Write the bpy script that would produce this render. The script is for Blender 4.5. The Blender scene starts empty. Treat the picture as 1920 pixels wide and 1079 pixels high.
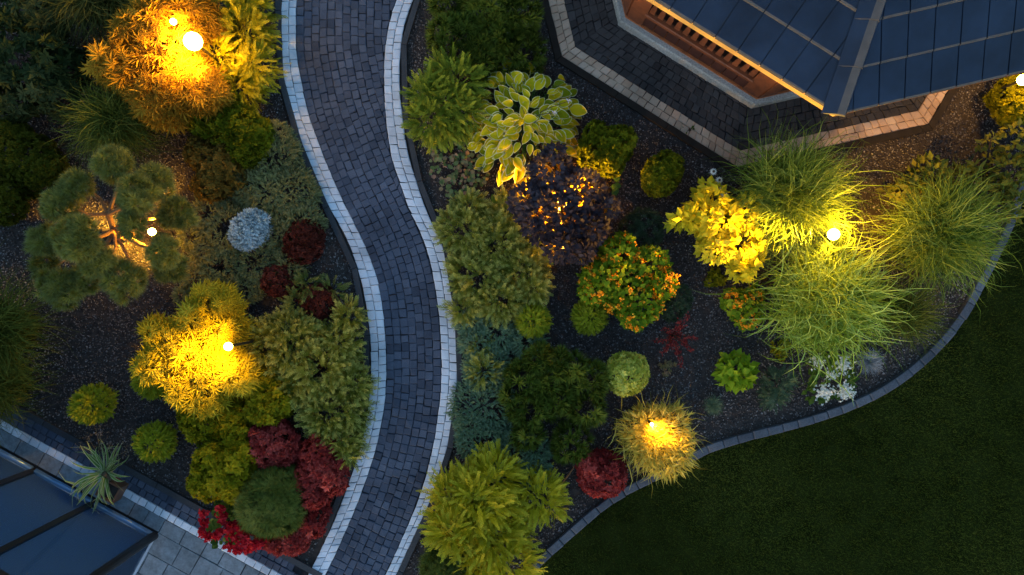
import bpy, math
import numpy as np
from mathutils import Vector

# ------------------------------------------------------------------ camera, sky, exposure
S = 0.0075          # metres per photograph pixel on the ground
H = 10.0            # camera height
sc = bpy.context.scene
cam_d = bpy.data.cameras.new("camera")
cam_d.sensor_width = 36.0
cam_d.lens = 36.0 * H / (1920 * S)
cam_d.clip_end = 600
cam = bpy.data.objects.new("camera", cam_d)
sc.collection.objects.link(cam)
cam.location = (0, 0, H)
sc.camera = cam

SUN_EL, SUN_ROT = math.radians(3.0), math.radians(210)
world = bpy.data.worlds.new("World")
sc.world = world
world.use_nodes = True
wn = world.node_tree
sky = wn.nodes.new("ShaderNodeTexSky")
sky.sky_type = 'NISHITA'
sky.sun_disc = False
sky.sun_elevation = SUN_EL
sky.sun_rotation = SUN_ROT
sky.altitude = 200
sky.ozone_density = 2.2
bg = wn.nodes["Background"]
wn.links.new(sky.outputs[0], bg.inputs[0])
bg.inputs[1].default_value = 0.15
sun_d = bpy.data.lights.new("sun", 'SUN')
sun_d.energy = 0.12
sun_d.angle = math.radians(25)
sun_d.color = (1.0, 0.86, 0.72)
sun = bpy.data.objects.new("sun", sun_d)
sc.collection.objects.link(sun)
sun.rotation_euler = (math.radians(72), 0, math.radians(-30))
sc.view_settings.view_transform = 'Standard'
sc.view_settings.look = 'None'
sc.view_settings.gamma = 1
sc.view_settings.use_curve_mapping = False
sc.view_settings.exposure = 2.57
sc.cycles.use_denoising = True
sc.cycles.max_bounces = 6
sc.cycles.diffuse_bounces = 2
sc.cycles.glossy_bounces = 2
sc.cycles.transmission_bounces = 4
sc.cycles.transparent_max_bounces = 8
sc.cycles.sample_clamp_indirect = 1.5
LAMP = (1.0, 0.50, 0.04)

rng = np.random.default_rng(11)
U = rng.uniform


# ------------------------------------------------------------------ helpers
def P(px, py, z=0.0):
    k = S * (H - z) / H
    return np.array([(px - 960) * k, (539.5 - py) * k, z])


def W(n, z=0.0):
    return n * S * (H - z) / H


def unit(a):
    a = np.asarray(a, float)
    return a / np.maximum(np.linalg.norm(a, axis=-1, keepdims=True), 1e-9)


class Geo:
    def __init__(self):
        self.V, self.R, self.T, self.F, self.M, self.n = [], [], [], [], [], 0

    def add(self, V, F, r=0.5, t=0.0, mi=0):
        V = np.asarray(V, float).reshape(-1, 3)
        F = np.asarray(F, int)
        if len(V) == 0 or len(F) == 0:
            return
        self.V.append(V)
        self.R.append(np.broadcast_to(np.asarray(r, float), (len(V),)))
        self.T.append(np.broadcast_to(np.asarray(t, float), (len(V),)))
        self.F.append(F + self.n)
        self.M.append(np.full(len(F), mi, int))
        self.n += len(V)

    def box(self, c, size, rot=0.0, r=0.5, mi=0, bevel=0.0):
        x, y, z = np.array(size) / 2
        b = bevel
        if b <= 0:
            v = np.array([[sx * x, sy * y, sz * z] for sz in (-1, 1) for sy in (-1, 1) for sx in (-1, 1)])
            f = [[0, 2, 3, 1], [4, 5, 7, 6], [0, 1, 5, 4], [2, 6, 7, 3], [0, 4, 6, 2], [1, 3, 7, 5]]
        else:
            lv = [(x, y, -z), (x, y, z - b), (x - b, y - b, z)]
            v, f = [], []
            for (a, q, zz) in lv:
                v += [[-a, -q, zz], [a, -q, zz], [a, q, zz], [-a, q, zz]]
            for k in (0, 4):
                for i in range(4):
                    j = (i + 1) % 4
                    f.append([k + i, k + j, k + 4 + j, k + 4 + i])
            f += [[8, 9, 10, 11], [3, 2, 1, 0]]
            v = np.array(v)
        ca, sa = math.cos(rot), math.sin(rot)
        v = v @ np.array([[ca, sa, 0], [-sa, ca, 0], [0, 0, 1]])
        self.add(v + np.array(c), f, r, 0, mi)

    def tube(self, pts, rad, seg=8, r=0.5, t=0.0, mi=0, cap=True):
        pts = np.asarray(pts, float)
        rad = np.broadcast_to(np.asarray(rad, float), (len(pts),))
        tan = unit(np.gradient(pts, axis=0))
        ref = np.array([0.0, 0, 1]) if abs(tan[0][2]) < 0.9 else np.array([1.0, 0, 0])
        a = unit(np.cross(tan, ref))
        b = np.cross(tan, a)
        ang = np.linspace(0, 2 * np.pi, seg, endpoint=False)
        V = (pts[:, None] + rad[:, None, None] * (a[:, None] * np.cos(ang)[None, :, None] + b[:, None] * np.sin(ang)[None, :, None])).reshape(-1, 3)
        F = []
        for i in range(len(pts) - 1):
            for j in range(seg):
                k = (j + 1) % seg
                F.append([i * seg + j, i * seg + k, (i + 1) * seg + k, (i + 1) * seg + j])
        if cap:
            V = np.vstack([V, pts[:1], pts[-1:]])
            n = len(pts) * seg
            for j in range(seg):
                k = (j + 1) % seg
                F.append([n, k, j, j])
                F.append([n + 1, (len(pts) - 1) * seg + j, (len(pts) - 1) * seg + k, (len(pts) - 1) * seg + k])
        quads = [f for f in F if f[2] != f[3]]
        tris = [f[:3] for f in F if f[2] == f[3]]
        n0 = self.n
        self.add(V, quads, r, t, mi)
        if tris:
            self.F.append(np.array(tris) + n0)
            self.M.append(np.full(len(tris), mi, int))

    def ball(self, c, r3, seg=12, rings=8, r=0.5, mi=0, bump=0.0):
        r3 = np.broadcast_to(np.asarray(r3, float), (3,))
        V = [[0, 0, 1]]
        for i in range(1, rings):
            th = math.pi * i / rings
            for j in range(seg):
                ph = 2 * math.pi * j / seg
                V.append([math.sin(th) * math.cos(ph), math.sin(th) * math.sin(ph), math.cos(th)])
        V.append([0, 0, -1])
        V = np.array(V)
        if bump:
            V = V * (1 + rng.normal(0, bump, (len(V), 1)))
        q, t3 = [], []
        for j in range(seg):
            k = (j + 1) % seg
            t3.append([0, 1 + j, 1 + k])
            t3.append([len(V) - 1, 1 + (rings - 2) * seg + k, 1 + (rings - 2) * seg + j])
            for i in range(rings - 2):
                q.append([1 + i * seg + j, 1 + (i + 1) * seg + j, 1 + (i + 1) * seg + k, 1 + i * seg + k])
        n0 = self.n
        self.add(V * r3 + np.array(c), q, r, 0, mi)
        self.F.append(np.array(t3) + n0)
        self.M.append(np.full(len(t3), mi, int))

    def scatter(self, tm, pos, D, N, scale, r=None, mi=0):
        """instances of a template: its +Y along D, its +Z near N"""
        V, F, T = tm
        pos = np.asarray(pos, float)
        n = len(pos)
        if n == 0:
            return
        y = unit(D)
        z = N - (N * y).sum(1, keepdims=True) * y
        z = unit(z)
        x = np.cross(y, z)
        scale = np.broadcast_to(np.asarray(scale, float), (n,)) if np.ndim(scale) < 2 else scale
        B = np.stack([x, y, z], 1)
        sv = V[None] * (scale[:, None, None] if scale.ndim == 1 else scale[:, None, :])
        out = np.einsum('nvk,nkj->nvj', sv, B) + pos[:, None]
        if r is None:
            r = U(0, 1, n)
        rr = np.repeat(r, len(V))
        FF = (F[None] + (np.arange(n) * len(V))[:, None, None]).reshape(-1, F.shape[1])
        self.add(out.reshape(-1, 3), FF, rr, np.tile(T, n), mi)


def build(name, g, mats, parent=None, base=None, smooth=False):
    V = np.vstack(g.V).astype(np.float64)
    if base is not None:
        V = V - np.asarray(base)
    me = bpy.data.meshes.new(name)
    sizes = np.concatenate([np.full(len(f), f.shape[1]) for f in g.F])
    loops = np.concatenate([f.ravel() for f in g.F])
    me.vertices.add(len(V))
    me.vertices.foreach_set("co", V.ravel())
    me.loops.add(len(loops))
    me.loops.foreach_set("vertex_index", loops.astype(np.int32))
    me.polygons.add(len(sizes))
    st = np.concatenate([[0], np.cumsum(sizes)[:-1]])
    me.polygons.foreach_set("loop_start", st.astype(np.int32))
    me.polygons.foreach_set("loop_total", sizes.astype(np.int32))
    me.polygons.foreach_set("material_index", np.concatenate(g.M).astype(np.int32))
    me.polygons.foreach_set("use_smooth", np.full(len(sizes), smooth))
    for nm, arr in (("rnd", g.R), ("tt", g.T)):
        a = me.attributes.new(nm, 'FLOAT', 'POINT')
        a.data.foreach_set("value", np.concatenate(arr).astype(np.float32))
    me.update(calc_edges=True)
    for m in (mats if isinstance(mats, (list, tuple)) else [mats]):
        me.materials.append(m)
    o = bpy.data.objects.new(name, me)
    sc.collection.objects.link(o)
    if parent is not None:
        o.parent = parent
    elif base is not None:
        o.location = base
    return o


def thing(name, label, cat, loc, group=None):
    o = bpy.data.objects.new(name, None)
    o.empty_display_size = 0.1
    sc.collection.objects.link(o)
    o.location = loc
    o["label"] = label
    o["category"] = cat
    if group:
        o["group"] = group
    return o


def tag(o, label, cat, group=None):
    o["label"] = label
    o["category"] = cat
    if group:
        o["group"] = group
    return o


def kind(o, k, label=None):
    o["kind"] = k
    if label:
        o["label"] = label
    return o


# ------------------------------------------------------------------ materials
def newmat(name):
    m = bpy.data.materials.new(name)
    m.use_nodes = True
    nt = m.node_tree
    return m, nt, nt.nodes["Principled BSDF"]


def ramp(nt, fac, cols, pos=None):
    r = nt.nodes.new("ShaderNodeValToRGB")
    e = r.color_ramp.elements
    n = len(cols)
    pos = pos or [i / max(n - 1, 1) for i in range(n)]
    while len(e) < n:
        e.new(0.5)
    for i in range(n):
        e[i].position = pos[i]
        e[i].color = (*cols[i], 1)
    nt.links.new(fac, r.inputs[0])
    return r.outputs[0]


def attr(nt, nm):
    a = nt.nodes.new("ShaderNodeAttribute")
    a.attribute_name = nm
    return a.outputs["Fac"]


def noise(nt, scale, detail=3.0, rough=0.6):
    tc = nt.nodes.new("ShaderNodeTexCoord")
    n = nt.nodes.new("ShaderNodeTexNoise")
    n.inputs["Scale"].default_value = scale
    n.inputs["Detail"].default_value = detail
    n.inputs["Roughness"].default_value = rough
    nt.links.new(tc.outputs["Object"], n.inputs["Vector"])
    return n.outputs["Fac"]


def mixc(nt, a, b, fac, mode='MIX'):
    m = nt.nodes.new("ShaderNodeMix")
    m.data_type = 'RGBA'
    m.blend_type = mode
    for sock, v in ((m.inputs[0], fac), (m.inputs[6], a), (m.inputs[7], b)):
        if hasattr(v, "is_linked"):
            nt.links.new(v, sock)
        elif isinstance(v, (int, float)):
            sock.default_value = v
        else:
            sock.default_value = (*v, 1)
    return m.outputs[2]


def bump(nt, p, h, strength=0.3, dist=0.01):
    b = nt.nodes.new("ShaderNodeBump")
    b.inputs["Strength"].default_value = strength
    b.inputs["Distance"].default_value = dist
    nt.links.new(h, b.inputs["Height"])
    nt.links.new(b.outputs[0], p.inputs["Normal"])


def leafmat(name, cols, trans=0.3, rough=0.55, edge=None, edge_pos=(0.6, 0.75), base=None, tip=None):
    m, nt, p = newmat(name)
    c = ramp(nt, attr(nt, "rnd"), cols)
    if edge is not None:
        c = mixc(nt, c, edge, ramp(nt, attr(nt, "tt"), [(0, 0, 0), (1, 1, 1)], list(edge_pos)))
    if tip is not None:       # paler fresh growth at the spray tips
        c = mixc(nt, c, tip, ramp(nt, attr(nt, "tt"), [(0, 0, 0), (.75, .75, .75)], [0.45, 1.0]))
    if base is not None:      # different colour towards the stalk end (a real two-tone leaf)
        c = mixc(nt, base, c, ramp(nt, attr(nt, "tt"), [(0, 0, 0), (1, 1, 1)], [0.1, 0.7]))
    nt.links.new(c, p.inputs["Base Color"])
    p.inputs["Roughness"].default_value = rough
    p.inputs["Specular IOR Level"].default_value = 0.06
    t = nt.nodes.new("ShaderNodeBsdfTranslucent")
    nt.links.new(c, t.inputs[0])
    mx = nt.nodes.new("ShaderNodeMixShader")
    mx.inputs[0].default_value = trans
    nt.links.new(p.outputs[0], mx.inputs[1])
    nt.links.new(t.outputs[0], mx.inputs[2])
    nt.links.new(mx.outputs[0], nt.nodes["Material Output"].inputs[0])
    return m


def stonemat(name, cols, speck=0.35, scale=260, rough=0.85, bs=0.4):
    m, nt, p = newmat(name)
    c = ramp(nt, attr(nt, "rnd"), cols)
    n = noise(nt, scale, 2, 0.7)
    sp = ramp(nt, n, [(1 - speck,) * 3, (1, 1, 1), (1 + speck,) * 3], [0.3, 0.5, 0.7])
    c = mixc(nt, c, sp, 1.0, 'MULTIPLY')
    d = ramp(nt, noise(nt, 1.3, 4, 0.65), [(0.64,) * 3, (1.1,) * 3], [0.3, 0.65])
    c = mixc(nt, c, d, 1.0, 'MULTIPLY')
    nt.links.new(c, p.inputs["Base Color"])
    p.inputs["Roughness"].default_value = rough
    p.inputs["Specular IOR Level"].default_value = 0.12
    bump(nt, p, n, bs, 0.004)
    return m


def plain(name, col, rough=0.6, metal=0.0, var=0.15, scale=6.0, spec=0.4):
    m, nt, p = newmat(name)
    f = noise(nt, scale, 4, 0.6)
    lo = tuple(c * (1 - var) for c in col)
    hi = tuple(c * (1 + var) for c in col)
    nt.links.new(ramp(nt, f, [lo, hi], [0.3, 0.7]), p.inputs["Base Color"])
    p.inputs["Roughness"].default_value = rough
    p.inputs["Metallic"].default_value = metal
    p.inputs["Specular IOR Level"].default_value = spec
    return m


def emit(name, col, s):
    m, nt, p = newmat(name)
    p.inputs["Base Color"].default_value = (*col, 1)
    p.inputs["Emission Color"].default_value = (*col, 1)
    p.inputs["Emission Strength"].default_value = s
    return m


M = {}
M['dark_stone'] = stonemat("dark_cobble", [(.054, .064, .088), (.080, .094, .127), (.108, .124, .162)], 0.5)
M['light_stone'] = stonemat("pale_granite", [(.60, .63, .67), (.69, .72, .76), (.77, .80, .84)], 0.22)
M['warm_lit_stone'] = stonemat("warm_lit_granite", [(.56, .35, .22), (.67, .44, .29), (.74, .53, .37)], 0.22)  # patio border stone, warm lamplight put into its beige
M['brown_cobble'] = stonemat("brown_grey_cobble", [(.052, .044, .041), (.072, .062, .057), (.095, .083, .077)], 0.45)
M['slab'] = stonemat("grey_slab", [(.15, .175, .19), (.20, .23, .25), (.25, .285, .31)], 0.25, 14, 0.6, 0.15)
M['joint'] = plain("joint_sand", (.026, .026, .028), 0.95, 0, .3, 20, .05)
M['kerb'] = stonemat("dark_concrete_kerb", [(.05, .052, .056), (.07, .072, .076)], 0.2, 60)
M['lawn_kerb'] = stonemat("blue_grey_kerb", [(.07, .078, .092), (.098, .108, .126), (.13, .142, .162)], 0.25, 60)
M['chips'] = stonemat("gravel_chips", [(.085, .070, .063), (.148, .124, .114), (.22, .19, .177), (.37, .335, .315)], 0.15, 30)
M['soil'] = plain("dark_soil", (.055, .044, .038), 0.95, 0, 0.4, 12, .05)
M['bark'] = plain("bark", (.10, .065, .035), 0.9, 0, 0.4, 30)
M['twig'] = plain("dark_twig", (.045, .03, .02), 0.9, 0, 0.3, 30)
M['pine_bark'] = plain("orange_pine_bark", (.30, .15, .06), 0.85, 0, 0.4, 25)
M['metal'] = plain("black_metal", (.012, .013, .015), 0.35, 0.0, 0.1, 5, 0.5)
M['lampmetal'] = plain("lamp_metal", (.03, .03, .03), 0.4, 0.5)


# ------------------------------------------------------------------ leaf templates (V, F, T)
def t_leaf(w=0.28, fold=0.08, curl=-0.08, mid=0.45):
    V = np.array([[0, 0, 0], [-w, mid, fold], [w, mid, fold], [0, mid, 0], [0, 1, curl]], float)
    F = np.array([[0, 2, 3], [0, 3, 1], [3, 2, 4], [1, 3, 4]])
    return V, F, np.array([0, .5, .5, .5, 1.0])


def merge(parts):
    V, F, T, n = [], [], [], 0
    for v, f, t in parts:
        V.append(v); F.append(f + n); T.append(t); n += len(v)
    return np.vstack(V), np.vstack(F), np.concatenate(T)


def xform(tm, yaw=0.0, pitch=0.0, s=1.0, off=(0, 0, 0)):
    V, F, T = tm
    cp, sp = math.cos(pitch), math.sin(pitch)
    cy, sy = math.cos(yaw), math.sin(yaw)
    V = V * s
    V = np.stack([V[:, 0], V[:, 1] * cp - V[:, 2] * sp, V[:, 1] * sp + V[:, 2] * cp], 1)
    V = np.stack([V[:, 0] * cy - V[:, 1] * sy, V[:, 0] * sy + V[:, 1] * cy, V[:, 2]], 1)
    return V + np.array(off), F, T


def t_rosette(n=8, w=0.25, pitch=(0.2, 0.9)):
    """leaves round +Z"""
    ps = []
    for i in range(n):
        a = 2 * math.pi * i * 0.382 + U(-.2, .2)
        f = i / max(n - 1, 1)
        ps.append(xform(t_leaf2(w), a, pitch[0] + (pitch[1] - pitch[0]) * f + U(-.1, .1), U(.8, 1.1) * (1.0 - .3 * f)))
    return merge(ps)


def t_leaf2(w=0.25):
    V = np.array([[0, 0, 0], [w, .5, .06], [0, 1, -.04], [-w, .5, .06]], float)
    return V, np.array([[0, 1, 2], [0, 2, 3]]), np.array([0, .5, 1., .5])


def t_spray(n=14, ang=0.6, w=0.030, sub=0.40):
    """feathery conifer spray along +Y"""
    ps = []
    V, F, T = [[-w * .7, 0, 0], [w * .7, 0, 0], [0, 1, 0]], [[0, 1, 2]], [0, 0, 1.]
    ps.append((np.array(V, float), np.array(F), np.array(T)))
    for i in range(n):
        y = 0.1 + 0.8 * i / n
        L = sub * (1.05 - y * 0.75) * U(.8, 1.2)
        a = (1 if i % 2 else -1) * (ang + U(-.15, .15))
        d = np.array([math.sin(a), math.cos(a), U(-.1, .35)])
        q = np.array([d[1], -d[0], 0]) * w
        b = np.array([0, y, 0])
        v = np.array([b - q * .6, b + d * L * .45 - q, b + d * L, b + d * L * .45 + q])
        ps.append((v, np.array([[0, 1, 2], [0, 2, 3]]), np.array([y, y, min(1, y + L), y])))
    return merge(ps)


def t_tuft(n=26, w=0.06, spread=1.25):
    """needles round +Z"""
    ps = []
    for i in range(n):
        a = U(0, 2 * math.pi)
        th = spread * math.sqrt((i + .5) / n)
        d = np.array([math.sin(th) * math.cos(a), math.sin(th) * math.sin(a), math.cos(th)])
        q = unit(np.cross(d, [0.3, 0.2, 1])) * w
        L = U(.8, 1.1)
        ps.append((np.array([-q, q, d * L]), np.array([[0, 1, 2]]), np.array([0, 0, 1.])))
    return merge(ps)


def t_palm(lobes=7, w=0.07):
    """deeply cut maple leaf in the XY plane, stalk at the origin"""
    ps = []
    for i in range(lobes):
        f = (i - (lobes - 1) / 2) / ((lobes - 1) / 2)
        L = 1.0 - 0.45 * abs(f)
        v = np.array([[0, 0, 0], [w, L * .5, .03], [0, L, -.1], [-w, L * .5, .03]], float)
        ps.append(xform((v, np.array([[0, 1, 2], [0, 2, 3]]), np.array([0, .5, 1., .5])), f * 1.9, U(-.15, .1)))
    return merge(ps)


def t_grid_leaf(w=0.33, nu=6, nv=7, cup=0.12, droop=0.25):
    """broad ovate leaf with a margin value in T"""
    V, T = [], []
    for j in range(nv):
        v = j / (nv - 1)
        hw = w * (math.sin(math.pi * min(1, v ** 0.8)) ** 0.75) + 0.004
        for i in range(nu):
            u = -1 + 2 * i / (nu - 1)
            x = hw * u
            z = cup * abs(u) ** 1.5 * (hw / w) - droop * v * v + 0.015 * math.sin(u * 9) * (hw / w)
            V.append([x, v, z])
            T.append(max(abs(u), abs(v - .45) / .55))
    F = []
    for j in range(nv - 1):
        for i in range(nu - 1):
            a = j * nu + i
            F.append([a, a + 1, a + nu + 1, a + nu])
    return np.array(V), np.array(F), np.array(T)


ROS = [t_rosette(8, .26) for _ in range(4)]
ROSF = [t_rosette(11, .27, (0.1, 1.1)) for _ in range(4)]
SPR = [t_spray(18, .62, .022, .34) for _ in range(5)]
SPRF = [t_spray(14, .55, .034, .34) for _ in range(5)]
FEA = [t_spray(20, .50, .021, .27) for _ in range(5)]
TUF = [t_tuft(26, .085) for _ in range(5)]
TUFF = [t_tuft(34, .042, 1.4) for _ in range(5)]
PALM = [t_palm() for _ in range(4)]
LEAF = [t_leaf()]
LEAFW = [t_leaf(.36, .06, -.12)]


# ------------------------------------------------------------------ plants
def lumps(d, k=9, amp=0.14, sharp=7):
    c = unit(rng.normal(size=(k, 3)) + [0, 0, .4])
    return 1 + amp * (np.exp(sharp * (d @ c.T - 1)).sum(1) - .5)


def shell(lobes, dens, depth=(0.72, 1.0), zmin=-0.35, amp=0.14):
    """points, normals and lobe numbers on a union of lumpy ellipsoids; a lobe is (centre, rx, rz)"""
    PP, NN, II = [], [], []
    for i, (c, rx, rz) in enumerate(lobes):
        area = 2 * math.pi * rx * (rx + rz) / 1.4
        n = max(12, int(dens * area))
        d = unit(rng.normal(size=(n * 2, 3)))
        d = d[d[:, 2] > zmin][:n]
        f = U(0, 1, len(d)) ** 0.6 * (depth[1] - depth[0]) + depth[0]
        f = f * lumps(d, amp=amp)
        ax = np.array([rx, rx, rz])
        p = c + d * ax * f[:, None]
        nn = unit(d / ax)
        keep = p[:, 2] > 0.015
        for j, (c2, r2, z2) in enumerate(lobes):
            if j != i:
                q = (p - c2) / np.array([r2, r2, z2])
                keep &= (q * q).sum(1) > 0.62
        PP.append(p[keep]); NN.append(nn[keep]); II.append(np.full(keep.sum(), i))
    return np.vstack(PP), np.vstack(NN), np.concatenate(II)


def drift(p, k=5, f=6.0):
    a = unit(rng.normal(size=(k, 3))) * f
    return np.sin(p @ a.T + U(0, 6, k)).mean(1)


def px_lobes(lst, h, lift=0.5):
    out = []
    for L in lst:
        px, py, r = L[:3]
        hh = L[3] if len(L) > 3 else h
        zc = hh * lift
        out.append((P(px, py, zc + hh * .15), W(r, zc + hh * .15), hh * (1 - lift)))
        out[-1][0][2] = zc
    return out


def stems(base, lobes, mat, parent, r=0.02, name='stem'):
    g = Geo()
    for c, rx, rz in lobes:
        for k in range(2):
            e = c + rng.normal(0, .25, 3) * [rx, rx, rz]
            b = base + [U(-.03, .03), U(-.03, .03), 0]
            m = (b + e) / 2 + [U(-.05, .05), U(-.05, .05), .02]
            g.tube([b, m, e], [r, r * .7, r * .35], 5)
    return build(name, g, mat, parent, base)


def foliage_geo(lobes, tms, dens, size, mode='out', depth=(.72, 1.0), amp=.14, out=0.5, jit=0.5, centre=None, g=None, zmin=-.35, svar=.25, dr=.22):
    g = g or Geo()
    p, n, li = shell(lobes, dens, depth, zmin, amp)
    rn = np.clip(.5 + dr * drift(p) * 1.6 + rng.normal(0, .17, len(p)), 0, 1)
    sel = rng.integers(0, len(tms), len(p))
    for k, tm in enumerate(tms):
        s = sel == k
        if not s.any():
            continue
        pp, nn = p[s], n[s]
        sz = size * U(1 - svar, 1 + svar, s.sum())
        if mode == 'out':          # template +Z points outwards
            z = unit(nn + rng.normal(0, .3 * jit * 2, nn.shape))
            y = np.cross(z, unit(rng.normal(size=z.shape)))
            g.scatter(tm, pp, y, z, sz, rn[s])
        else:                      # template +Y points outwards and along the lobe
            c = np.array([lobes[i][0] for i in li[s]]) if centre is None else centre
            rad = pp - c
            rad[:, 2] = 0
            d = unit(nn * out + unit(rad) * (1 - out) + rng.normal(0, jit, nn.shape))
            g.scatter(tm, pp, d, unit(nn + [0, 0, .4]), sz, rn[s])
    return g


def shrub(name, label, cat, lst, h, tms, dens, size, mat, group=None, mode='out', stem=True, lift=.5, **kw):
    lobes = px_lobes(lst, h, lift)
    if mode == 'spray':
        lobes = [(c, max(rx - .5 * size, rx * .5), rz) for c, rx, rz in lobes]
    base = np.mean([l[0] for l in lobes], 0)
    base = np.array([base[0], base[1], 0.0])
    t = thing(name, label, cat, base, group)
    g = foliage_geo(lobes, tms, dens, size, mode, **kw)
    build('foliage', g, mat, t, base)
    if stem:
        stems(base, lobes, M['twig'], t, min(.03, .03 * h + .006))
    return t, lobes, base


def blades(base, R, h, n, w, mat=None, az=None, seg=6, spread=.12, droop=1.3, lean=(0, 0), straight=False, rise=2.2, rmin=.35, cols=2, g=None, power=1.35):
    g = g or Geo()
    a = U(0, 2 * np.pi, n) if az is None else U(az[0], az[1], n)
    L = U(rmin, 1, n) ** .8
    s = np.linspace(0, 1, seg + 1)[None]
    hz = h * U(.7, 1.1, n)[:, None]
    if straight:
        u = R * L[:, None] * s ** 1.05
        z = hz * (1.1 - L[:, None] * .6) * (1.5 * s - .55 * s * s)
    else:
        u = R * L[:, None] * s ** power
        dd = droop * (0.55 + .6 * L[:, None]) * U(.75, 1.25, (n, 1))
        z = hz * (rise * s - dd * s * s)
    z = np.maximum(z, .012)
    tw = rng.normal(0, .22, n)[:, None] * s + rng.normal(0, .3, n)[:, None] * s ** 4
    ca, sa = np.cos(a[:, None] + tw), np.sin(a[:, None] + tw)
    b0 = rng.normal(0, spread, (n, 2))
    x = base[0] + b0[:, :1] + u * ca + lean[0] * s ** 2
    y = base[1] + b0[:, 1:] + u * sa + lean[1] * s ** 2
    c = np.stack([x, y, z + base[2]], 2)
    ww = w * U(.6, 1.2, n)[:, None] * (1 - s ** 2.2) + .0006
    rl = rng.normal(0, .5, n)[:, None]
    side = np.stack([-sa * np.cos(rl), ca * np.cos(rl), np.sin(rl) * np.ones_like(s)], 2)
    if cols == 2:
        V = np.stack([c - side * ww[..., None], c + side * ww[..., None]], 2)
        T = np.broadcast_to(s[..., None], V.shape[:3])
    else:
        V = np.stack([c - side * ww[..., None], c - [0, 0, .004], c + side * ww[..., None]], 2)
        T = np.broadcast_to(np.array([1., 0, 1.])[None, None], V.shape[:3])
    k = cols
    F = []
    for i in range(seg):
        for j in range(k - 1):
            F.append([i * k + j, i * k + j + 1, (i + 1) * k + j + 1, (i + 1) * k + j])
    F = np.array(F)
    m = (seg + 1) * k
    FF = (F[None] + (np.arange(n) * m)[:, None, None]).reshape(-1, 4)
    g.add(V.reshape(-1, 3), FF, np.repeat(U(0, 1, n), m), T.reshape(-1))
    return g


def grass(name, label, px, py, r, h, n, w, mat, group=None, cat='ornamental grass', zf=.5, **kw):
    b = P(px, py, h * zf)
    b[2] = 0
    t = thing(name, label, cat, b, group)
    build('blades', blades(b, W(r, h * zf), h, n, w, **kw), mat, t, b)
    g = Geo()
    g.ball(b + [0, 0, .02], [.10 * min(1, r / 60), .10 * min(1, r / 60), .06 * min(1, r / 60)], 10, 6, bump=.1)
    build('root_crown', g, M['twig'], t, b)
    return t


def lamp(px, py, z, r_px, strength, label, col=LAMP, aims=(), post=True):
    """glowing head on a short post; aims = ((px, py, z, watts, cone), ...) spotlights of the same fixture"""
    b = P(px, py, z)
    c = b.copy()
    b[2] = 0
    r = W(r_px, z)
    t = thing('garden_lamp', label, 'garden lamp', b, 'glowing garden lamps')
    g = Geo()
    g.ball(c, r, 12, 8)
    build('globe', g, emit('lamp_glow', col, strength), t, b, True)
    g = Geo()
    if post:
        g.tube([b, [c[0], c[1], c[2] - r * .9]], [.018, .018], 8)
        g.tube([[c[0], c[1], c[2] - r * 1.05], [c[0], c[1], c[2] - r * .8]], [r * .55, r * .6], 10)
    g.tube([b, b + [0, 0, .03]], [.06, .05], 10)
    build('post', g, M['lampmetal'], t, b)
    for ax, ay, az, watts, cone in aims:
        d = P(ax, ay, az) - c
        ld = bpy.data.lights.new('spot', 'SPOT')
        ld.energy = watts
        ld.color = col
        ld.spot_size = math.radians(cone)
        ld.spot_blend = 1.0
        ld.shadow_soft_size = .03
        lo = bpy.data.objects.new('spot_bulb', ld)
        sc.collection.objects.link(lo)
        lo.parent = t
        lo.location = c - b + unit(d) * (r + .04)
        lo.rotation_euler = Vector(d).to_track_quat('-Z', 'Y').to_euler()
    return t


# ------------------------------------------------------------------ curves of the path
LO = [(540, -420), (532, -280), (530, -140), (528, -60), (529, 0), (528.5, 100), (535, 159), (548, 219), (568, 270), (577, 300), (598, 347), (620, 393), (647, 440), (670, 500), (683.5, 554), (691, 600), (696, 660), (694, 731), (687, 790), (674, 846), (653, 909), (627.6, 975), (601.7, 1031), (577.6, 1079), (545, 1140), (500, 1215)]
LI = [(570, -420), (562, -280), (560, -140), (557, -60), (557, 0), (556.5, 93), (567, 159), (581.5, 222), (607.5, 292), (632, 352), (653.5, 397), (677, 443), (697, 490), (712, 540), (720, 594), (724.5, 660), (724, 734), (714.7, 801), (700, 860), (676, 931), (650, 994), (618, 1064), (580, 1140), (540, 1215)]
RI = [(1010, -420), (900, -280), (820, -140), (770, -60), (744.6, 0), (730, 48), (722, 104), (721, 167), (724, 222), (734, 292), (751, 347), (769, 396), (790, 440), (807, 493), (818.6, 553), (825, 610), (828, 670), (827, 727), (820, 790), (809, 853), (787, 931), (761, 994), (724, 1075), (690, 1140), (650, 1215)]
RO = [(1040, -420), (930, -280), (850, -140), (800, -60), (776, 0), (761, 41), (752, 93), (750, 163), (756, 222), (765, 285), (782, 342), (801, 398), (827, 453), (842, 507), (850, 567), (855, 620), (858, 679), (856.7, 727), (850, 786), (839, 838), (816.7, 916), (790.7, 975), (764.8, 1031), (742.5, 1079), (712, 1140), (670, 1215)]


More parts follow.
